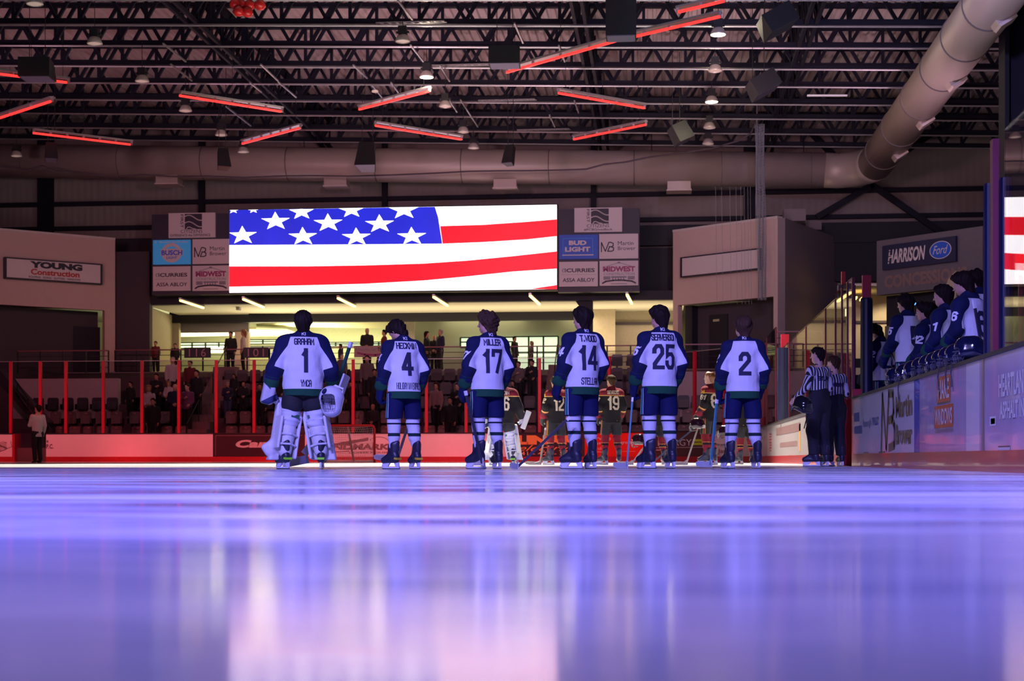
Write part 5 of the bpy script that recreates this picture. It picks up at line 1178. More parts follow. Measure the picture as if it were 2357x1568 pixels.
def drape(bvh, s, O, U, Vv, D, w, h, sw, mats, parent, name='lettering', off=.004, rot=0.0, gap=.36):
    """letters pressed onto the cloth: O centre, U right, Vv up, D direction of projection"""
    P2, Q = glyph_quads(s, w, h, sw, gap); c, sn = math.cos(rot), math.sin(rot); O, U, Vv, D = V3(*O), V3(*U), V3(*Vv), V3(*D); out = []; ok = []
    last = None
    for p in P2:
        q = O+U*(p[0]*c-p[1]*sn)+Vv*(p[0]*sn+p[1]*c); hit = bvh.ray_cast(Vector(q-D*.6), Vector(D), 1.2)
        if hit[0] is None: out.append(q); ok.append(False)
        else: out.append(np.array(hit[0])-D*off); ok.append(True)
    Q = [q for q in Q if all(ok[i] for i in q) and max(np.linalg.norm(out[q[0]]-out[q[2]]), np.linalg.norm(out[q[1]]-out[q[3]])) < .12]
    if not Q: return
    return nobj(name, np.array(out), np.array(Q), mats, parent, smooth=False)
def bvh_of(V, Fq): return BVHTree.FromPolygons([tuple(v) for v in V], [tuple(int(i) for i in f) for f in Fq])

# hockey clothing ------------------------------------------------------
NAVY = (.006, .010, .050); WHT = (.66, .66, .70); GRN = (.008, .065, .035)
home_m = pick_mat('home_jersey', NAVY, [('white', WHT), ('green', GRN), ('strip', NAVY)], bump=.7)
BLK = (.012, .010, .012); MAR = (.20, .012, .025); GLD = (.75, .42, .12)
away_m = pick_mat('away_jersey', BLK, [('maroon', MAR), ('gold', GLD)])
navy_cloth = mat('navy_shorts', (.005, .008, .055), .8, bump=.3, spec=.2); black_cloth = mat('black_cloth', (.010, .010, .014), .8, bump=.2)
let_navy = mat('navy_twill', (.012, .012, .045), .8); let_white = mat('white_twill', (.72, .72, .75), .8); let_cream = mat('cream_twill', (.80, .68, .45), .8); gold_m = mat('gold_twill', (.85, .50, .05), .7)
sock_h = pick_mat('home_sock', (.60, .60, .66), [('band', (.006, .028, .03)), ('band2', (.006, .012, .03))]); sock_a = pick_mat('away_sock', MAR, [('band', BLK), ('band2', GLD)])
skate_blue = mat('skate_black', (.012, .012, .03), .45, coat=.1); skate_hold = mat('skate_holder', (.62, .62, .68), .35); steel = mat('skate_steel', (.35, .35, .38), .25, metal=.8)
def pants(P, parent, m, b=1.0, z0=.535, h=.014, stripe=None):
    g = Sdf((-.42, -.32, .40), (.42, .36, 1.25), h); f = P.f
    g.cone(P.pelvis+V3(0, 0, .02), P.pelvis, .155*b, .160*b, w=(1, 1.25, 1), k=.02)
    for i in (0, 1):
        k_ = P.knee[i]+V3(0, 0, .0); hp = P.hip[i]*V3(1.15, 1, 1); g.cone(hp, k_+(hp-k_)*.05, .112*b, .110*b, w=(1, 1.02, 1), k=.02)
    g.cut((0, 0, 1), .86+f); g.cut((0, 0, -1), -(z0+f)); g.wrinkle(.003, seed=3); V, Fq = g.mesh(); o = nobj('hockey_pants', V, Fq, m, parent)
    if stripe:
        bv = bvh_of(V, Fq)
        for dy, wd, mm in ((.0, .030, stripe[0]), (-.022, .006, stripe[1]), (.022, .006, stripe[1])):
            pts = []; Q = []
            for j in range(12):
                z = z0+f+.01+(.86-z0)*j/11
                for e in (-1, 1):
                    hit = bv.ray_cast(Vector((-.5, dy-.01+e*wd/2, z)), Vector((1, 0, 0)), 1); pts.append(np.array(hit[0])+V3(-.004, 0, 0) if hit[0] else V3(-.2, dy, z))
            Q = [(2*j, 2*j+1, 2*j+3, 2*j+2) for j in range(11)]; nobj('side_stripe', np.array(pts), np.array(Q), mm, o, smooth=False)
    return o
def sock(P, i, parent, m, h=.011, b=1.0):
    k_, a = P.knee[i], P.ank[i]; f = P.f; g = Sdf(np.minimum(k_, a)-.16, np.maximum(k_, a)+.2, h)
    g.cone(k_+V3(0, 0, .12), k_+V3(0, .0, 0), .088*b, .082*b, k=.01); g.cone(k_, k_*.55+a*.45+V3(0, -.012, 0), .080*b, .074*b, k=.02); g.cone(k_*.55+a*.45+V3(0, -.012, 0), a+V3(0, 0, .1), .074*b, .052*b, k=.02)
    g.cut((0, 0, 1), .66+f); g.cut((0, 0, -1), -(.17+f)); g.wrinkle(.004, f=(10, 8, 40), seed=i+4)
    V, Fq = g.mesh(); z = V[:, 2]-f
    return nobj('hockey_sock', V, Fq, m, parent, attrs={'band': .02-np.abs(z-.34), 'band2': np.where(m is sock_a, .008-np.abs(np.abs(z-.34)-.03), .010-np.abs(z-.475))})
def skate(P, i, parent, h=.010, boot=None, accent=None):
    boot = boot or skate_blue; a = P.ank[i]; f = P.f; th = P.toe[i]*(1 if i == 0 else -1); R = np.array(Matrix.Rotation(th, 3, 'Z')); T = lambda x, y, z: V3(a[0], a[1], 0)+R@V3(x, y, z)
    g = Sdf(V3(a[0]-.26, a[1]-.26, .04), V3(a[0]+.26, a[1]+.30, .36), h)
    g.cone(T(0, -.02, .30), T(0, -.02, .16), .056, .048, k=.01); g.cone(T(0, -.045, .16), T(0, -.05, .115), .046, .040, k=.02)
    g.cone(T(0, -.04, .115), T(0, .14, .105), .040, .038, w=(1, 1, 1.15), k=.02); g.cone(T(0, .02, .19), T(0, .15, .115), .040, .034, k=.03)
    g.cone(T(0, .045, .29), T(0, .05, .20), .030, .028, w=(.9, 1.4, 1), k=.02); g.cone(T(0, -.075, .33), T(0, -.07, .24), .022, w=(.8, 1.4, 1), k=.02)
    g.cut((0, 0, -1), -.078)
    V, Fq = g.mesh(); o = nobj('skate', V, Fq, boot, parent)
    q = MB(); Rm = Matrix(R.tolist()); U = Rm@Vector((0, 1, 0)); N = Rm@Vector((1, 0, 0)); O = Vector((a[0], a[1], 0))
    for pts in ([(-.095, .082), (-.02, .082), (-.045, .035), (-.10, .028)], [(.045, .082), (.165, .082), (.175, .05), (.14, .028), (.08, .035)], [(-.105, .030), (.155, .030), (.18, .05), (.172, .022), (.15, .014), (-.10, .014)]):
        q.prism(pts, O-N*.011, U, (0, 0, 1), N*.022)
    q.build('blade_holder', skate_hold, o, local=True)
    q = MB(); q.prism([(-.115, .020), (.17, .020), (.185, .012), (.165, .0), (-.10, .0), (-.12, .008)], O-N*.0025, U, (0, 0, 1), N*.005); q.build('blade', steel, o, local=True)
    q = MB()
    for j in range(5):
        y = .02+.022*j; z = .235-.022*j; c = O+U*(y)+Vector((0, 0, z)); q.bar(c-N*.03, c+N*.03, .006, .006)
    q.build('laces', let_white, o, local=True)
    if accent:
        q = MB(); c = O+U*(-.05); q.prism([(-.05, .115), (.03, .125), (.03, .15), (-.05, .14)], c-N*.0445, U, (0, 0, 1), N*.089); q.build('accent_stripe', accent, o, local=True)
    return o
def glove(P, which, parent, m, h=.010, cuff=None, b=1.0):
    e, w_ = (P.eL, P.wL) if which == 'L' else (P.eR, P.wR); sg = 1 if which == 'L' else -1
    d = (w_-e)/np.linalg.norm(w_-e); g = Sdf(w_-.26, w_+.26, h)
    g.cone(w_-d*.10, w_-d*.02, .078*b, .062*b, k=.01); g.cone(w_-d*.03, w_+d*.06, .050*b, .048*b, k=.02)
    hand_prims(g, w_+d*.01, d, (sg*.3, 1, .0), (sg, .15, -.1), curl=1.0, sc=1.5, fat=1.45, k=.004)
    for t in (.02, .055): 
        pass
    V, Fq = g.mesh(); return nobj('hockey_glove', V, Fq, m, parent)
def numbers(P, V, Fq, parent, num, name_, low, m_back, m_arm, num_h=.29, name_w=.26, b=1.0, low_w=.24, arm='L', sw=.050, logo=True, nape=None):
    bv = bvh_of(V, Fq); f = P.f; up = (0, 0, 1)
    nw = .085 if num == '1' else (.155 if len(num) == 1 else .27)
    if num: drape(bv, num, P.up((0, 0, 1.205)), (1, 0, 0), up, (0, 1, 0), nw, num_h, sw if len(num) < 2 else sw*.88, m_back, parent, 'number', gap=.36 if len(num) < 2 else .62)
    if name_: drape(bv, name_, P.up((0, 0, 1.43)), (1, 0, 0), up, (0, 1, 0), name_w, .080, .0135, m_back, parent, 'name_lettering')
    if low: drape(bv, low, P.up((.02, 0, .935)), (1, 0, 0), up, (0, 1, 0), low_w, .082, .010 if len(low) < 9 else .0055, m_back, parent, 'sponsor_lettering')
    if logo: drape(bv, 'KI', P.up((0, 0, 1.525)), (1, 0, 0), up, (0, 1, -.0), .05, .04, .007, m_arm, parent, 'nape_logo')
    s_, e_ = (P.sL, P.eL); c = s_*.48+e_*.52
    if num and arm: drape(bv, num, c, (0, -1, 0), up, (1, 0, 0), .07 if len(num) == 1 else .12, .105, .022, m_arm, parent, 'sleeve_number', rot=-.10)
def hockey_player(loc, rz, P, label, num='', name_='', low='', team='home', hair=('medium', None), skin=0, h=.012, group=None, scale=1.0, b=1.0, accent=None, face=False, glovesLR='LR', logo=True, name_w=.26, low_w=.24, legs=True, helmet=False):
    r = empty('person', loc, rz, label, 'person', group); r.scale = (scale,)*3
    make_body(P, r, skins[skin], h=max(h, .012), hands=(glovesLR != 'LR'), hh=.007)
    if hair[0] != 'bald': make_hair(P, r, hair[1] or hair_dark, hair[0], h=max(.008, h*.75), seed=int(loc[0]*31) % 97)
    if face: make_eyes(P, r)
    g = jersey_solid(P, h, b); V, Fq = g.mesh()
    if team == 'home':
        j = nobj('jersey', V, Fq, home_m, r, attrs=jersey_fields(P, V, .785, b)); numbers(P, V, Fq, j, num, name_, low, let_navy, let_white, b=b, logo=logo, name_w=name_w, low_w=low_w)
    else:
        f = P.f; fl = jersey_fields(P, V, .785, b); x = np.abs(V[:, 0]); z = V[:, 2]-f
        dL, dR = cone_d(V, P.eL, P.wL, .088, .078), cone_d(V, P.eR, P.wR, .088, .078); dt = cone_d(V, P.up((0, 0, .8)), P.up((0, 0, 1.33)), .205, .20, (1, 1.42, 1)); arm = np.minimum(dL, dR) < dt
        mz = np.maximum(np.where(arm, fl['green']*1.0+.02, -.1), np.minimum(z-1.36, .2)); gold = np.maximum(np.where(arm, .012-np.abs(fl['green']+.012), -1), .010-np.abs(z-1.36)); gold = np.maximum(gold, .008-np.abs(z-.835))
        j = nobj('jersey', V, Fq, away_m, r, attrs={'maroon': mz, 'gold': gold}); numbers(P, V, Fq, j, num, name_, low, let_cream, let_cream, b=b, logo=False, name_w=name_w)
        bv = bvh_of(V, Fq); c = P.sL*.9+P.eL*.1+V3(0, 0, -.01)
        o = drape(bv, 'M', c, (0, -1, 0), (0, 0, 1), (1, 0, 0), .07, .07, .014, gold_m, j, 'arch_logo')
    if legs:
        if team == 'home': pants(P, r, navy_cloth, b=1.0, stripe=(mat('teal_tape', (.01, .16, .15), .6), let_white), h=h)
        else: pants(P, r, black_cloth, stripe=(mat('maroon_tape', MAR, .7), gold_m), h=h)
        for i in (0, 1): sock(P, i, r, sock_h if team == 'home' else sock_a, h=h*.95); skate(P, i, r, h=max(.009, h*.8), accent=accent)
    for w_ in glovesLR.replace('N', ''): glove(P, w_, r, navy_cloth if team == 'home' else black_cloth, h=max(.009, h*.8))
    return r
def hockey_stick(blade_p, top_p, label, m, blade_dir, blade_m=None, wrap=None):
    a, b = Vector(blade_p), Vector(top_p); r = empty('hockey_stick', a, 0, label, 'hockey stick')
    q = MB(); q.bar(a+Vector((0, 0, .03)), b, .020, .030); q.build('shaft', m, r)
    q = MB(); d = Vector((blade_dir[0], blade_dir[1], 0)).normalized(); n = Vector((-d.y, d.x, 0)); pts = [(-.03, .0), (.0, .0), (.22, .0), (.29, .015), (.30, .06), (.26, .075), (.05, .065), (.0, .10), (-.03, .08)]
    vs = []
    for side in (-1, 1):
        for u, v in pts: c = a+d*u+n*(side*.005+.05*(u/.3)**2)+Vector((0, 0, v)); vs.append(c)
    k = len(pts); q.add(vs, [tuple(range(k))[::-1], tuple(range(k, 2*k))]+[(i, (i+1) % k, k+(i+1) % k, k+i) for i in range(k)]); q.build('blade', blade_m or m, r)
    q = MB(); q.bar(b-(b-a)*.06, b, .024, .034); q.build('grip_tape', let_white, r)
    return r
def cage_helmet(loc, label, m=None, rz=0, cage=True, group=None, s=1.0, straps=False, pitch=0.):
    r = empty('hockey_helmet', loc, rz, label, 'helmet', group); r.scale = (s,)*3; r.rotation_euler = (pitch, 0, rz)
    g = Sdf((-.16, -.19, -.02), (.16, .20, .26), .010); g.cone((0, -.03, .10), (0, .03, .105), .115, .108, k=.02); g.box((0, -.03, .05), (.112, .12, .05), r=.04, k=.03)
    g.cone((0, -.02, .07), (0, .02, .07), .09, k=.01, sub=True); g.box((0, .12, .02), (.09, .06, .07), r=.02, k=.01, sub=True); g.cut((0, 0, -1), .0)
    V, Fq = g.mesh(); nobj('shell', V, Fq, m or mat('helmet_navy', (.006, .008, .03), .12, coat=.6), r)
    if cage:
        q = MB()
        for t in np.linspace(-1, 1, 7): x = .085*t; q.tube([(x, .10-.03*t*t, .10), (x*1.05, .15-.05*t*t, .03), (x*.9, .13-.04*t*t, -.04)], .0025, 4)
        for z in (.07, .035, 0, -.035): q.tube([(.095*math.sin(a), .055+.095*math.cos(a)-.0*z, z) for a in np.linspace(-1.4, 1.4, 9)], .0025, 4)
        q.build('cage', steel, r, local=True)
    q = MB(); q.tube([(-.1, .04, .02), (-.11, .06, -.03), (-.06, .1, -.05), (.06, .1, -.05), (.11, .06, -.03), (.1, .04, .02)], .005, 4)
    if straps: q.bar((.02, -.13, .0), (.03, -.14, -.22), .02, .004)
    q.build('strap', black, r, local=True)
    return r
# ------------------------------------------------------------------ the line of players in white and navy
def ground(px, d):
    u = (px-CX)/F; return Vector((u*d*CT-d*ST, u*d*ST+d*CT, 0))
teal_shaft = mat('teal_shaft', (.05, .22, .26), .3); dark_shaft = mat('dark_shaft', (.03, .03, .05), .35); grey_shaft = mat('grey_shaft', (.25, .2, .17), .4); white_tape = mat('white_tape', (.42, .43, .46), .6); green_shaft = mat('green_shaft', (.01, .07, .05), .4)
yaw = .42
def near(px, d, rz, **k):
    return hockey_player(ground(px, d), rz, **k)
armsA = dict(eL=(-.265, -.03, 1.14), wL=(-.275, .08, .91), eR=(.265, -.03, 1.14), wR=(.25, .12, .93))
near(930, 17.9, .52, P=Pose(spread=.13, lean=.10, head=(.55, .75), toe=(.5, -.1), **armsA), num='4', name_='HECKMIN', low='HOLIDAY INN EXPRES', label='person in white and navy jersey with number 4, head bowed, second from the left', scale=.955, accent=mat('yellow_accent', (.55, .38, .02), .4), low_w=.32)
near(1122, 18.2, .55, P=Pose(spread=.11, head=(.75, .0), toe=(.55, .1), **armsA), num='17', name_='MILLER', label='person in white and navy jersey with number 17 and curly brown hair', hair=('curly', hair_brown), scale=.995, name_w=.22)
near(1340, 18.2, .60, P=Pose(spread=.10, head=(.35, .0), toe=(.65, .1), **armsA), num='14', name_='T.WOOD', low='STELLAR', label='person in white and navy jersey with number 14, dark hair, between 17 and 25', scale=1.025, name_w=.22)
near(1518, 18.5, .38, P=Pose(spread=.12, head=(.45, .0), toe=(.5, .0), **armsA), num='25', name_='SEAVERSON', label='person in white and navy jersey with number 25, tallest of the line', hair=('medium', hair_dark), scale=1.05, name_w=.30)
near(1710, 18.7, .12, P=Pose(spread=.15, head=(.45, .0), toe=(.45, -.15), **armsA), num='2', label='person in white and navy jersey with number 2, rightmost of the line', hair=('medium', hair_brown), scale=.995)

# goalie ----------------------------------------------------------------
def goalie(loc, rz, label, home=True, scale=1.0, h=.012):
    P = Pose(spread=.25, head=(-.05, -.12), eL=(-.34, -.04, 1.12), wL=(-.38, .02, .90), eR=(.34, .0, 1.12), wR=(.38, .12, .93), toe=(.45, .25), feet=[(-.22, -.02), (.22, -.02)])
    r = empty('person', loc, rz, label, 'person'); r.scale = (scale,)*3; b = 1.17
    make_body(P, r, skins[0], hands=False)
    make_hair(P, r, hair_dark, 'medium', h=.009, seed=9)
    g = jersey_solid(P, h, b); V, Fq = g.mesh()
    if home: j = nobj('jersey', V, Fq, home_m, r, attrs=jersey_fields(P, V, .785, b)); numbers(P, V, Fq, j, '1', 'GRAHAM', 'YMCA', let_navy, let_white, b=b, low_w=.13, name_w=.24)
    else:
        z = V[:, 2]-P.f; j = nobj('jersey', V, Fq, away_m, r, attrs={'maroon': z-1.36, 'gold': .01-np.abs(z-1.36)}); numbers(P, V, Fq, j, '36', 'SVEDIN', '', let_cream, let_cream, b=b, logo=False)
    # pants
    g = Sdf((-.45, -.35, .40), (.45, .40, 1.25), .014); g.cone(P.pelvis+V3(0, 0, .0), P.pelvis, .175, .18, w=(1, 1.2, 1), k=.02)
    for i in (0, 1): g.cone(P.hip[i]*V3(1.15, 1, 1), P.knee[i]*.5+P.hip[i]*.5, .12, .13, k=.03)
    g.cut((0, 0, 1), .88+P.f); g.cut((0, 0, -1), -(.60+P.f)); g.wrinkle(.004, seed=2); V, Fq = g.mesh(); nobj('hockey_pants', V, Fq, black_cloth, r)
    pad_w = mat('goalie_pad', (.60, .59, .58) if home else (.66, .62, .48), .55, bump=.15, vary=.06); pad_s = mat('pad_patch_green', (.02, .10, .06), .6)  # pad colour, and the dark green of the strap patches
    for i in (0, 1):
        sx = -1 if i == 0 else 1; k_, a = P.knee[i], P.ank[i]
        # knit sock over the thigh
        g = Sdf(V3(k_[0]-.2, -.2, .35), V3(k_[0]+.2, .25, .9), .011); g.cone(k_+V3(-sx*.03, 0, .22), k_+V3(0, 0, -.02), .118, .105, k=.02); g.cut((0, 0, 1), .78); g.wrinkle(.007, f=(6, 6, 60), seed=i); V, Fq = g.mesh(); nobj('hockey_sock', V, Fq, mat('goalie_sock', (.58, .58, .64), .85), r)
        # leg pad
        ang = .50*(1 if i == 0 else -.2)*1.0 if i == 0 else -.35
        ax = (k_-a); ax /= np.linalg.norm(ax); R0 = np.array(Matrix.Rotation(-ang*0+(.35 if i == 0 else -.35), 3, 'Z')); fw = R0@V3(0, 1, 0); zz = ax; xx = np.cross(fw, zz); xx /= np.linalg.norm(xx); fw = np.cross(zz, xx); R = np.stack([xx, fw, zz], 1)
        c = (a+k_)/2
        g = Sdf((c-.52).tolist(), (c+.52).tolist(), .012); q = lambda x, y, z: c+R@V3(x, y, z)
        g.box(q(0, .115, .07), (.145, .045, .40), R, r=.03, k=.02); g.box(q(0, .15, .40), (.135, .04, .09), R, r=.03, k=.02)
        g.box(q(-sx*.0, .19, -.30), (.13, .05, .07), R, r=.035, k=.03)
        g.box(q(sx*.125, .02, .05), (.018, .10, .20), R, r=.015, k=.02); g.box(q(-sx*.125, .03, .02), (.018, .09, .26), R, r=.015, k=.02)
        g.box(q(-sx*.11, .03, .26), (.03, .07, .09), R, r=.02, k=.02); g.cone(q(0, .0, .10), q(0, .0, -.16), .095, .080, k=.03)
        if i == 0: g.box(a+V3(-.14, .07, .10), (.12, .055, .075), np.array(Matrix.Rotation(-.55, 3, 'Y')), r=.04, k=.04)
        g.cut((0, 0, -1), -.11)
        V, Fq = g.mesh(); o = nobj('leg_pad', V, Fq, pad_w, r)
        m_ = MB()
        for z in (.20, .02, -.10): m_.tube([q(-.14, .05, z), q(-.09, -.07, z+.012), q(0, -.105, z+.02), q(.09, -.07, z+.012), q(.14, .05, z)], .012, 5)
        m_.build('strap', mat('pad_strap', (.62, .62, .68), .6), o, local=True)
        m_ = MB(); m_.obox(q(-sx*.02, -.10, .26), (.05, .008, .02), Matrix(R.tolist())); m_.build('strap_patch', pad_s, o, local=True)
        skate(P, i, r, accent=mat('lime_accent', (.25, .75, .02), .4))
    # blocker on the left, catching glove on the right
    w_ = P.wL; g = Sdf(w_-.30, w_+.25, .011); g.cone(w_+V3(0, 0, .10), w_+V3(-.01, 0, .02), .085, .075, k=.02); g.box(w_+V3(-.03, .02, -.10), (.075, .10, .11), np.array(Matrix.Rotation(.2, 3, 'Y')), r=.04, k=.03)
    hand_prims(g, w_+V3(.03, .05, -.05), (0, .2, -1), (1, 0, 0), (1, .3, 0), curl=1.2, sc=1.2, fat=1.5)
    V, Fq = g.mesh(); x, z = V[:, 0]-w_[0], V[:, 2]-w_[2]
    nobj('catching_glove', V, Fq, pick_mat('trapper', (.50, .48, .50), [('n1', (.03, .04, .12)), ('n2', (.03, .04, .12))], rough=.5), r, attrs={'n1': .02-np.abs(z+.16-x*.5)+.02, 'n2': np.minimum(z+.05+x*1.2, -.005-x-.0)})
    w_ = P.wR; g = Sdf(w_-.30, w_+.30, .011); RB = np.array(Matrix.Rotation(.35, 3, 'Y')@Matrix.Rotation(-.5, 3, 'Z')); g.box(w_+V3(.10, .03, -.06), (.012, .11, .20), RB, r=.01, k=.01); g.cone(w_+V3(0, 0, .10), w_+V3(.0, 0, -.02), .07, .055, k=.02)
    hand_prims(g, w_+V3(0, 0, -.01), (0, .3, -1), (0, 1, .1), (-1, .2, 0), curl=1.2, sc=1.2, fat=1.4)
    V, Fq = g.mesh(); nobj('blocker', V, Fq, mat('blocker_white', (.58, .58, .62), .5), r)
    return r, P
gl, GP = goalie(ground(697, 17.9), .34, 'person dressed as goalie with wide pads and number 1, holding a mask', scale=.985)
Mg = gl.matrix_basis if 0 else Matrix.Translation(gl.location)@Matrix.Rotation(.34, 4, 'Z')@Matrix.Scale(.985, 4)
wR = Mg@Vector(GP.wR)
# goalie stick from the right hand down across to the blade on the ice
r = empty('goalie_stick', Vector((wR.x, wR.y, 0)), 0, 'green goalie stick in the right hand of the goalie, top beside his sleeve', 'hockey stick')
top = at(808, 788, wR.y+.10); low = at(745, 985, wR.y+.28); bl = at(700, 1045, wR.y+.35)
q = MB(); q.bar(low, top, .03, .035); q.build('shaft', green_shaft, r)
q = MB(); q.bar(bl, low, .085, .03, up=(0, 1, 0)); q.build('paddle', mat('paddle_white', (.6, .6, .55), .5), r)
q = MB(); q.bar(Vector((bl.x+.05, bl.y, .12)), Vector((bl.x-.28, bl.y+.05, .06)), .03, .10); q.build('blade', mat('paddle_white', (.6, .6, .55), .5), r)
q = MB(); q.bar(top-(top-low)*.06, top, .036, .042); q.build('grip_tape', let_white, r)
# goalie mask carried at his right hip
mp_ = at(763, 925, wR.y-.22); r = empty('goalie_mask', mp_, -.2, 'white goalie mask with cage hanging from the goalie right hand', 'mask')
g = Sdf((-.19, -.20, -.22), (.19, .22, .22), .010); g.cone((0, 0, .04), (0, .0, -.06), .15, .125, w=(1, 1, 1), k=.02); g.cone((0, .0, .03), (0, 0, -.04), .125, .105, k=.01, sub=True); g.box((0, -.14, -.02), (.085, .09, .10), r=.04, k=.02, sub=True)
V, Fq = g.mesh(); x, z = V[:, 0], V[:, 2]
nobj('shell', V, Fq, pick_mat('mask_paint', (.62, .62, .68), [('a', (.45, .03, .06)), ('b', (.01, .015, .05)), ('c', (.35, .30, .32))], rough=.25, bump=0), r, attrs={'a': .03-np.abs(x-.06)-np.abs(z-.02), 'b': .035-np.hypot(x+.04, z-.12), 'c': .028-np.abs(x+.05)-np.abs(z+.02)*.4})
m_ = MB()
for t in np.linspace(-1, 1, 6): m_.tube([(.075*t, -.115, .07), (.08*t, -.15, -.02), (.07*t, -.12, -.11)], .003, 4)
for z in (.05, .01, -.04, -.09): m_.tube([(-.09, -.10, z), (0, -.155, z), (.09, -.10, z)], .003, 4)
m_.build('cage', steel, r, local=True); m_ = MB(); m_.tube([(-.13, .02, -.02), (-.155, -.03, -.05), (-.15, -.08, .02)], .012, 6); m_.tube([(.13, .02, .1), (.15, .0, .15), (.05, .0, .19), (0, .02, .17)], .012, 6); m_.build('strap', let_white, r, local=True)

# sticks of the near line
def gp(px, py, Y): return at(px, py, Y)
hockey_stick(gp(1110, 1072, 17.9), gp(1071, 900, 17.75), 'dark hockey stick held by number 17, blade pointing left on the ice', dark_shaft, (-.6, .8), blade_m=mat('cream_blade', (.55, .50, .42), .6))
hockey_stick(gp(1192, 1080, 17.7), gp(1312, 960, 17.8), 'long dark hockey stick slanting down left from number 14', dark_shaft, (-.25, 1), blade_m=white_tape)
hockey_stick(gp(1443, 1079, 18.0), gp(1456, 915, 18.05), 'teal and white hockey stick held upright by number 25', teal_shaft, (-.45, 1), blade_m=white_tape)
hockey_stick(gp(1636, 1076, 18.2), gp(1650, 920, 18.3), 'blue hockey stick held upright by number 2', teal_shaft, (-.45, 1), blade_m=white_tape)
hockey_stick(gp(915, 1060, 18.2), gp(945, 962, 17.9), 'grey hockey stick behind the legs of number 4', grey_shaft, (-1, .3))

# ------------------------------------------------------------------ visitors in black and maroon on the far blue line
FA = dict(eL=(-.265, -.03, 1.14), wL=(-.26, .10, .93), eR=(.265, -.03, 1.14), wR=(.25, .12, .93))
fh = .020
hockey_player(ground(1280, 31.5), .55, Pose(spread=.14, head=(.3, .1), toe=(.6, .2), **FA), num='12', team='away', hair=('medium', hair_brown), label='person in black and maroon jersey facing left between numbers 17 and 14', h=fh, scale=.97)
hockey_player(ground(1407, 32.0), .35, Pose(spread=.14, head=(.25, 0), toe=(.5, .2), **FA), num='19', name_='SEWECKE', team='away', hair=('short', hair_brown), label='person in black and maroon jersey with number 19 standing behind 14', h=fh, scale=1.0)
hockey_player(ground(1632, 31.5), 1.05, Pose(spread=.13, head=(.35, -.1), toe=(.4, .2), **FA), num='81', team='away', hair=('short', hair_ginger), skin=3, face=True, label='person in black and maroon jersey with number 81 in profile looking up left', h=fh, scale=1.02)
hockey_player(ground(1512, 32.5), .4, Pose(spread=.13, head=(.2, 0), toe=(.5, .2), **FA), team='away', hair=('short', hair_dark), label='visiting person mostly hidden behind the player wearing twenty five', h=.024, scale=.95)
hockey_player(ground(1716, 33), .3, Pose(spread=.13, head=(.2, 0), toe=(.5, .2), **FA), team='away', hair=('short', hair_dark), label='visiting person mostly hidden behind the rightmost white jersey', h=.024, scale=.92)
g2, _p = goalie(ground(1158, 29.5), .1, 'person dressed as visiting goalie with cream pads and number 36 behind player 17', home=False, scale=.92, h=.018)
for a, b, bd, lab, mm in (((1243, 1062), (1256, 985), (-1, .2), 'visiting stick held by number 12', grey_shaft), ((1455, 1062), (1500, 1005), (-1, .1), 'visiting stick behind the upright teal stick', grey_shaft), ((1580, 1063), (1612, 968), (-1, .1), 'visiting stick held by the ginger haired player', grey_shaft), ((1500, 1050), (1612, 975), (-1, .1), 'long visiting stick slanting behind number 25', dark_shaft), ((1350, 1050), (1362, 1012), (1, .1), 'pale visiting stick between the legs of number 14', white_tape)):
    A = at(*a, 31); A.z = 0; hockey_stick(A, at(*b, 31.1), lab, mm, bd)
for px, py, lab in ((1470, 1012, 'dark visiting helmet with red flash held low, left of the socks of number 25'), (1604, 975, 'maroon visiting helmet held in the hand of number 81'), (1668, 992, 'dark helmet held low between numbers 81 and 2')):
    cage_helmet(at(px, py+12, 30.9), lab, m=mat('helmet_dark', (.02, .005, .01), .15, coat=.6), rz=1.2, s=1.05)

# ------------------------------------------------------------------ referees
def striped():
    m = bpy.data.materials.new('striped_shirt'); m.use_nodes = True; nt = m.node_tree; N = nt.nodes; b = N['Principled BSDF']; b.inputs['Roughness'].default_value = .8
    a = N.new('ShaderNodeAttribute'); a.attribute_name = 'su'; s = N.new('ShaderNodeMath'); s.operation = 'SINE'; g = N.new('ShaderNodeMath'); g.operation = 'GREATER_THAN'; g.inputs[1].default_value = .1
    nt.links.new(a.outputs['Fac'], s.inputs[0]); nt.links.new(s.outputs[0], g.inputs[0]); mx = N.new('ShaderNodeMixRGB'); mx.inputs[1].default_value = (.012, .012, .018, 1); mx.inputs[2].default_value = (.62, .62, .64, 1)
    nt.links.new(g.outputs[0], mx.inputs[0]); no = N.new('ShaderNodeTexNoise'); no.inputs['Scale'].default_value = 12; mv = N.new('ShaderNodeMixRGB'); mv.blend_type = 'MULTIPLY'; mv.inputs[0].default_value = .15
    nt.links.new(mx.outputs[0], mv.inputs[1]); nt.links.new(no.outputs[0], mv.inputs[2]); nt.links.new(mv.outputs[0], b.inputs['Base Color']); return m
stripe_m = striped()
def trousers(P, r, m, h=.014, b=1.0, z0=.12, name='trousers'):
    g = Sdf((-.42, -.30, .0), (.42, .36, 1.3), h); g.cone(P.pelvis+V3(0, 0, .1), P.pelvis, .150*b, .160*b, w=(1, 1.3, 1), k=.02)
    for i in (0, 1): g.cone(P.hip[i]*V3(1.1, 1, 1), P.knee[i], .105*b, .078*b, k=.03); g.cone(P.knee[i], P.ank[i]+V3(0, 0, .03), .078*b, .066*b, k=.03)
    g.cut((0, 0, -1), -(z0+P.f-.0)); g.wrinkle(.003, seed=8); V, Fq = g.mesh(); return nobj(name, V, Fq, m, r)
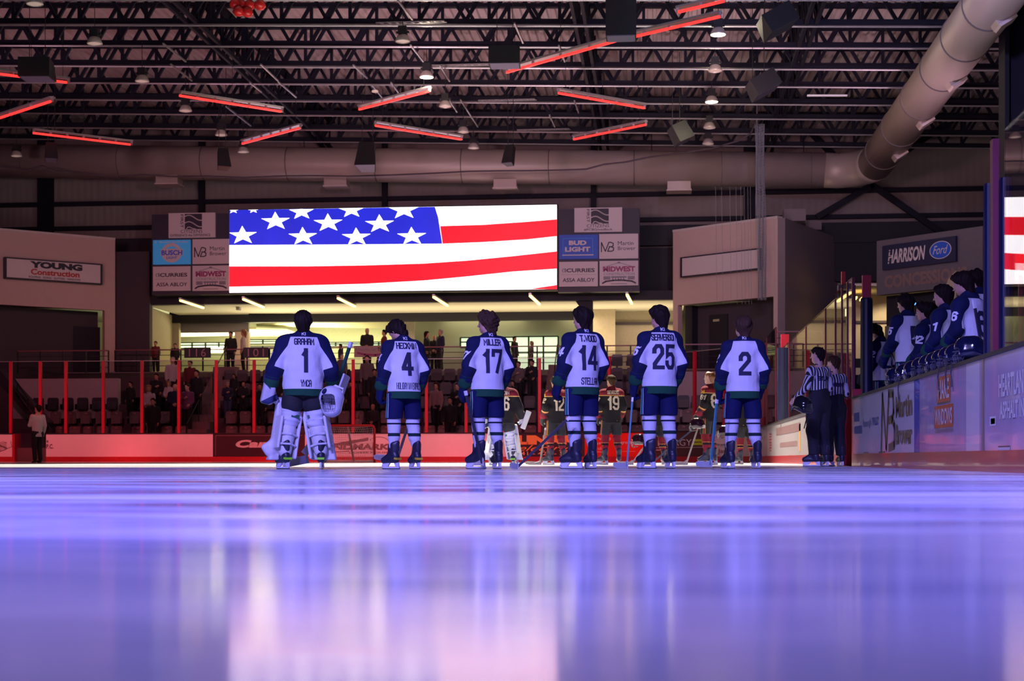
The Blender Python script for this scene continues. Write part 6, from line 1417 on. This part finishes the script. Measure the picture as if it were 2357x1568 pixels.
def shirt(P, r, m, h=.013, b=1.0, hem=.88, name='shirt', hood=False, wrist=.05):
    g = Sdf((-.60, -.40, .55), (.60, .62, 2.0), h); W = (1, 1.38, 1)
    g.cone(P.up((0, 0, hem-.02)), P.up((0, 0, 1.12)), .158*b, .158*b, w=W, k=.0); g.cone(P.up((0, 0, 1.1)), P.up((0, 0, 1.30)), .155*b, .165*b, w=W, k=.03)
    g.cone(P.up((-.10*b, -.01, 1.38)), P.up((.10*b, -.01, 1.38)), .085*b, k=.05); g.cone(P.up((0, -.01, 1.40)), P.nb+V3(0, 0, .02), .085, .066, k=.04)
    if hood: g.cone(P.nb+V3(-.05, -.05, .0), P.nb+V3(.05, -.05, 0), .055, k=.03)
    for s_, e_, w_ in ((P.sL, P.eL, P.wL), (P.sR, P.eR, P.wR)): g.cone(s_, e_, .072*b, .056*b, k=.04); g.cone(e_, w_+(e_-w_)*wrist*3, .056*b, .044*b, k=.02)
    g.cut((0, 0, -1), -(hem+P.f)); g.wrinkle(.0035, f=(12, 10, 18), seed=int(b*50)+2); V, Fq = g.mesh()
    f = P.f; s_ = np.where(V[:, 0] < 0, 1, -1); arm = np.minimum(cone_d(V, P.sL, P.eL, .07, .056), cone_d(V, P.eL, P.wL, .056, .044)); arm = np.minimum(arm, np.minimum(cone_d(V, P.sR, P.eR, .07, .056), cone_d(V, P.eR, P.wR, .056, .044)))
    bod = cone_d(V, P.up((0, 0, .8)), P.up((0, 0, 1.35)), .158, .165, W)
    ang = np.arctan2(V[:, 0], -V[:, 1]*1.38); su = np.where(V[:, 2]-f > 1.34, V[:, 0]*118, np.where(arm < bod, (V[:, 1])*118+V[:, 2]*20, ang*.165*118))
    return nobj(name, V, Fq, m, r, attrs={'su': su}), V, Fq
def referee(loc, rz, label, name_, helmet, scale=1.0, hair=hair_dark, wL=(-.36, .16, .98)):
    P = Pose(spread=.11, head=(.45, .0), eL=(-.32, -.04, 1.16), wL=wL, eR=(.26, .0, 1.16), wR=(.2, .2, 1.05), toe=(.5, .3), lean=.02)
    r = empty('person', loc, rz, label, 'person'); r.scale = (scale,)*3; make_body(P, r, skins[1], hands=True); make_hair(P, r, hair, 'short', seed=3); make_eyes(P, r)
    o, V, Fq = shirt(P, r, stripe_m, b=1.06)
    q = MB(); 
    drape(bvh_of(V, Fq), name_, P.up((0, 0, 1.30)), (1, 0, 0), (0, 0, 1), (0, 1, 0), .26, .07, .016, let_navy, o, 'name_lettering', off=.010)
    trousers(P, r, black_cloth, b=1.28, z0=.10)
    for i in (0, 1): skate(P, i, r)
    return r, P
rf, RP = referee(ground(1884, 23.6), .75, 'person in black and white striped shirt holding a helmet, left one of the two referees', 'STURM', True, scale=.985)
referee(ground(1920, 24.6), .55, 'person in black and white striped shirt, right referee closer to the boards', 'HBRAND', False, scale=.95, hair=hair_brown, wL=(-.2, .22, 1.05))
cage_helmet(at(1842, 945, 22.95), 'black referee helmet with dangling strap held in the left hand of the referee', m=mat('helmet_black', (.012, .012, .015), .12, coat=.6), rz=.8, straps=True, s=1.05, pitch=.4)

# ------------------------------------------------------------------ players leaning on the bench boards
BA = dict(eL=(-.27, .0, 1.15), wL=(-.27, .16, .97), eR=(.27, .0, 1.15), wR=(.25, .16, .97))
bench = [(2033, 745, 3.75, .9, '22', .55, 'person in navy bench jersey with number 22, head bowed, farthest along the bench'), (2094, 678, 3.55, .55, '5', .1, 'person in navy jersey with number 5 standing tallest at the far half of the bench'),
    (2142, 708, 3.75, 1.0, '12', .1, 'person in navy jersey with number 12 turned left on the bench'), (2186, 662, 3.62, .9, '1', .1, 'person in navy jersey with number 1 near the middle of the bench'), (2150, 655, 4.35, .8, '', .1, 'person with messy dark hair behind the bench row'), (2238, 640, 3.62, .85, '6', .3, 'person in navy jersey with number 6 leaning next to the thick padded post'), (2262, 622, 4.1, .8, '11', .2, 'person partly hidden behind the thick padded post on the bench')]
for px, py, X, rz, num, bw, lab in bench:
    u = (px-CX)/F; Y = X*(CT+u*ST)/(u*CT-ST); p = atx(px, py, X); base = p.z-1.86
    hockey_player((X, Y, .75 if X > 4.3 else max(.32, min(base-.14, .6))), rz, Pose(spread=.12, lean=.12, head=(.35, bw), **BA), num=num, team='home', hair=('medium', hair_dark), label=lab, h=.016, scale=1.0 if X > 4.3 else 1.07, logo=False, legs=True, face=(num in ('12', '1')))
q = MB(); q.box(4.12, 17.5, .32, 4.65, 24.5, .75); tag(q.build('players_bench', mat('bench_wood', (.12, .08, .06), .6)), 'low bench plank behind the players along the boards', 'bench')
hel = [2062, 2085, 2105, 2124, 2141, 2157, 2172, 2188, 2204, 2232]
for i, px in enumerate(hel):
    u = (px-CX)/F; X = BX+.13; Y = X*(CT+u*ST)/(u*CT-ST)
    cage_helmet((X, Y, BH+.04), 'dark glossy helmet on the bench board ledge, %s from the far end' % ords[i], rz=1.3+.2*math.sin(i*2.1), s=1.0 if i < 9 else 1.15, straps=False, group='helmets lined up on the bench ledge')
for i, (px, py) in enumerate(((2071, 958), (2163, 905), (2181, 880), (2193, 870))):
    u = (px-CX)/F; X = BX-.02; Y = X*(CT+u*ST)/(u*CT-ST); mb = MB(); z = BH+.02
    mb.tube([(X+.06, Y, z+.01), (X-.01, Y, z), (X-.02, Y+.01, z-.12), (X-.015, Y-.02*(i % 2), z-.26)], [.008, .008, .009, .010], 5); tag(mb.build('helmet_strap', black), 'black chin strap hanging over the bench boards, %s from the far end' % ords[i], 'strap', 'straps hanging over the boards')
hockey_stick((3.6, 24.0, .32), (3.3, 23.4, 1.75), 'stick leaning among the bench players at the far end', grey_shaft, (1, 0))
hockey_stick((3.75, 17.6, .32), (3.45, 17.4, 1.9), 'stick held upright by the bench player next to the padded post', dark_shaft, (1, 0))

# ------------------------------------------------------------------ the man by the open gate
P = Pose(lift=.0, spread=.07, head=(.3, -.25), eL=(-.20, .10, 1.16), wL=(-.10, .24, 1.30), eR=(.24, -.02, 1.15), wR=(.24, .04, .92))
pos = ground(86, 47.0); r = empty('person', pos, .9, 'person in pale shirt and black trousers, hand at mouth, by the open gate', 'person'); r.scale = (1.0,)*3
make_body(P, r, skins[1], h=.018, hh=.009); make_hair(P, r, hair_dark, 'short', h=.014); shirt(P, r, mat('pale_pink_shirt', (.62, .50, .50), .8), h=.018, hem=.80, b=1.05); trousers(P, r, black_cloth, h=.018, z0=.06)
g = Sdf((-.3, -.2, -.02), (.3, .35, .15), .012)
for i in (0, 1): a = P.ank[i]; g.cone(a+V3(0, -.02, -.04), a+V3(0, .15, -.055), .045, .038, k=.02)
g.cut((0, 0, -1), 0); V, Fq = g.mesh(); nobj('shoes', V, Fq, black, r)

# ------------------------------------------------------------------ spectators
protos = []
pl = [dict(eL=(-.22, .0, 1.14), wL=(-.18, .18, 1.02), eR=(.22, .05, 1.16), wR=(.02, .17, 1.26)), dict(eL=(-.23, -.02, 1.14), wL=(-.22, .06, .90), eR=(.23, -.02, 1.14), wR=(.22, .06, .90)), dict(eL=(-.22, .04, 1.14), wL=(-.06, .20, 1.05), eR=(.22, .04, 1.14), wR=(.06, .20, 1.03))]
def make_spec(k, hair, girth):
    P = Pose(lift=0, spread=.08, head=(.25*(k-1), -.1), **pl[k]); r = bpy.data.objects.new('person', None); COL.objects.link(r)
    b = make_body(P, r, skins[0], h=.022, hh=.011)
    o, V, Fq = shirt(P, r, black_cloth, h=.022, b=1.04*girth, hem=.86, name='jacket', hood=(k != 1)); trousers(P, r, black_cloth, h=.024, z0=.04)
    if hair != 'bald': make_hair(P, r, hair_dark, hair, h=.015, seed=k)
    return r
SPR = {(k, hr): make_spec(k, hr, g_) for k, hr, g_ in ((0, 'short', 1.15), (1, 'short', 1.1), (2, 'long', 1.0), (2, 'bald', 1.2), (1, 'long', 1.0))}
cl = {'black': black_cloth, 'navy': mat('navy_coat', (.015, .015, .05), .8), 'white': mat('white_top', (.55, .50, .50), .8), 'maroon': mat('maroon_top', (.16, .02, .025), .8), 'purple': mat('purple_top', (.22, .07, .16), .8), 'grey': mat('grey_top', (.16, .13, .13), .8), 'pink': mat('pink_top', (.40, .22, .22), .8), 'jean': mat('jeans', (.05, .07, .15), .8)}
TAKEN = []
def spec(px, py, proto, top, hair, label, low='black', face=math.pi, Y=None, floor=None, s=1.0, skin=0):
    if Y is None:
        cand = []
        for i in range(6):
            y = RY(i)+.08; z = at(px, py, y).z; p_ = at(px, py, y); e = abs(z-RZ(i)-1.74*s)+3*any((p_.x-a)**2+(p_.y-b)**2 < .20 for a, b in TAKEN); cand.append((e, y, RZ(i), z))
        _, Y, floor, z = min(cand)
    else:
        while any((at(px, py, Y).x-a)**2+(Y-b)**2 < .20 for a, b in TAKEN): Y += .5
    TAKEN.append((at(px, py, Y).x, Y))
    z = at(px, py, Y).z; sc = max(.60, min(1.12, (z-floor)/1.76))
    o = copy_tree(SPR[proto]); o.name = 'person'; o.location = (at(px, py, Y).x, Y, floor); o.scale = (sc,)*3; o.rotation_euler = (0, 0, face+.3*math.sin(px)); tag(o, label, 'person')
    for c in o.children:
        n = c.name.split('.')[0]; m = {'body': skins[skin], 'jacket': cl[top], 'trousers': cl[low], 'hair': hair}.get(n)
        if m: c.material_slots[0].link = 'OBJECT'; c.material_slots[0].material = m
    return o
K = dict(Y=66.9, floor=CF)
S0, S1, S2, SB, S3 = (0, 'short'), (1, 'short'), (2, 'long'), (2, 'bald'), (1, 'long')
spec(358, 787, S1, 'maroon', hair_dark, 'person in dark top behind the concourse rail, left of sign 116', **K); spec(403, 792, S1, 'black', hair_dark, 'person with dark shirt behind the rail just left of sign 116', **K)
spec(531, 765, S1, 'black', hair_dark, 'large person in black silhouetted against the bright lobby left of sign 101', **K); spec(560, 761, S3, 'white', hair_ginger, 'person with red hair and pale top above sign 101', low='black', face=1.6, **K)
spec(845, 757, SB, 'black', hair_dark, 'bald person in black leaning on the rail above the banner', **K); spec(884, 761, S1, 'maroon', hair_dark, 'person in maroon top just left of player 4', face=2.2, **K)
spec(983, 765, S3, 'black', hair_dark, 'person with long dark hair at the rail right of player 4', face=4.4, **K); spec(999, 773, SB, 'black', hair_grey, 'pale haired person between two others at the rail right of player 4', s=.9, **K); spec(1013, 760, S1, 'navy', hair_grey, 'person in navy coat turned left at the rail, right of player 4', face=2.0, **K)
spec(1185, 776, S1, 'black', hair_dark, 'person in black before the lit windows right of player 17', face=4.4, **K); spec(1223, 787, S3, 'grey', hair_blond, 'person with long fair hair before the lit windows', face=2.2, **K); spec(783, 793, S1, 'navy', hair_dark, 'person in navy right behind the goalie stick top', face=2.0, **K)
sp_list = [(397, 824, S1, 'white', hair_grey, 'person in white shirt high in the left stand under sign 116'), (437, 832, S1, 'maroon', hair_dark, 'dim person in dark top right of the white shirted one'), (452, 838, S1, 'black', hair_dark, 'dim person in black beside the stairs high up'),
 (360, 862, S0, 'black', hair_dark, 'person in black standing above the child in white jersey'), (342, 889, S2, 'white', hair_blond, 'small person in white jersey with dark emblem, left stand'), (388, 879, S2, 'white', hair_blond, 'child with fair hair beside the bald man, left stand'),
 (403, 882, SB, 'navy', hair_dark, 'bald person in dark jacket lower in the left stand'), (431, 872, S0, 'purple', hair_brown, 'person in purple top behind the red post, left stand'), (352, 905, S1, 'black', hair_dark, 'dim person in black low in the left stand'),
 (524, 881, S0, 'navy', hair_grey, 'person in navy jacket with pale patch right of the stairs'), (560, 879, S2, 'black', hair_dark, 'person in black with folded hands right of the stairs'), (598, 884, S1, 'black', hair_dark, 'dim person in black left of the goalie elbow'), (538, 862, S1, 'black', hair_dark, 'dim person higher up right of the stairs'),
 (787, 818, S1, 'grey', hair_grey, 'person in grey top seen behind the goalie stick'), (845, 820, S1, 'grey', hair_dark, 'person in patterned grey shirt right of the red post behind the goalie'), (880, 808, S1, 'black', hair_dark, 'person whose head shows under the white banner'),
 (862, 848, S1, 'black', hair_dark, 'dim person in black in the middle stand left of player 4'), (858, 932, SB, 'black', hair_dark, 'person seated low in a dark top behind the goal'), (822, 955, S2, 'pink', hair_blond, 'small pale child low beside the person behind the goal'),
 (1004, 882, S3, 'pink', hair_brown, 'person in pale pink top right of player 4'), (1053, 884, S0, 'black', hair_dark, 'person in black left of player 17'), (1036, 900, S1, 'black', hair_dark, 'dim person in black between 4 and 17'),
 (1193, 834, S0, 'grey', hair_brown, 'person in grey sweater right of player 17'), (1224, 830, S0, 'black', hair_dark, 'person in black with hands clasped right of player 17'), (1180, 878, S1, 'black', hair_dark, 'dim person low right of player 17'),
 (640, 850, S1, 'black', hair_dark, 'dim person just left of the goalie shoulder'), (808, 880, S1, 'black', hair_dark, 'dim person behind the goalie right arm'), (300, 880, S1, 'black', hair_dark, 'dim person in black at the left end of the middle seats')]
for px, py, pr, top, hr, lab in sp_list: spec(px, py, pr, top, hr, lab, s=.9 if 'small' in lab or 'child' in lab else 1.0, low='jean' if 'navy jacket' in lab else 'black', skin=px % 4)
def kill(o):
    for c in list(o.children): kill(c)
    bpy.data.objects.remove(o)
for o in SPR.values(): kill(o)
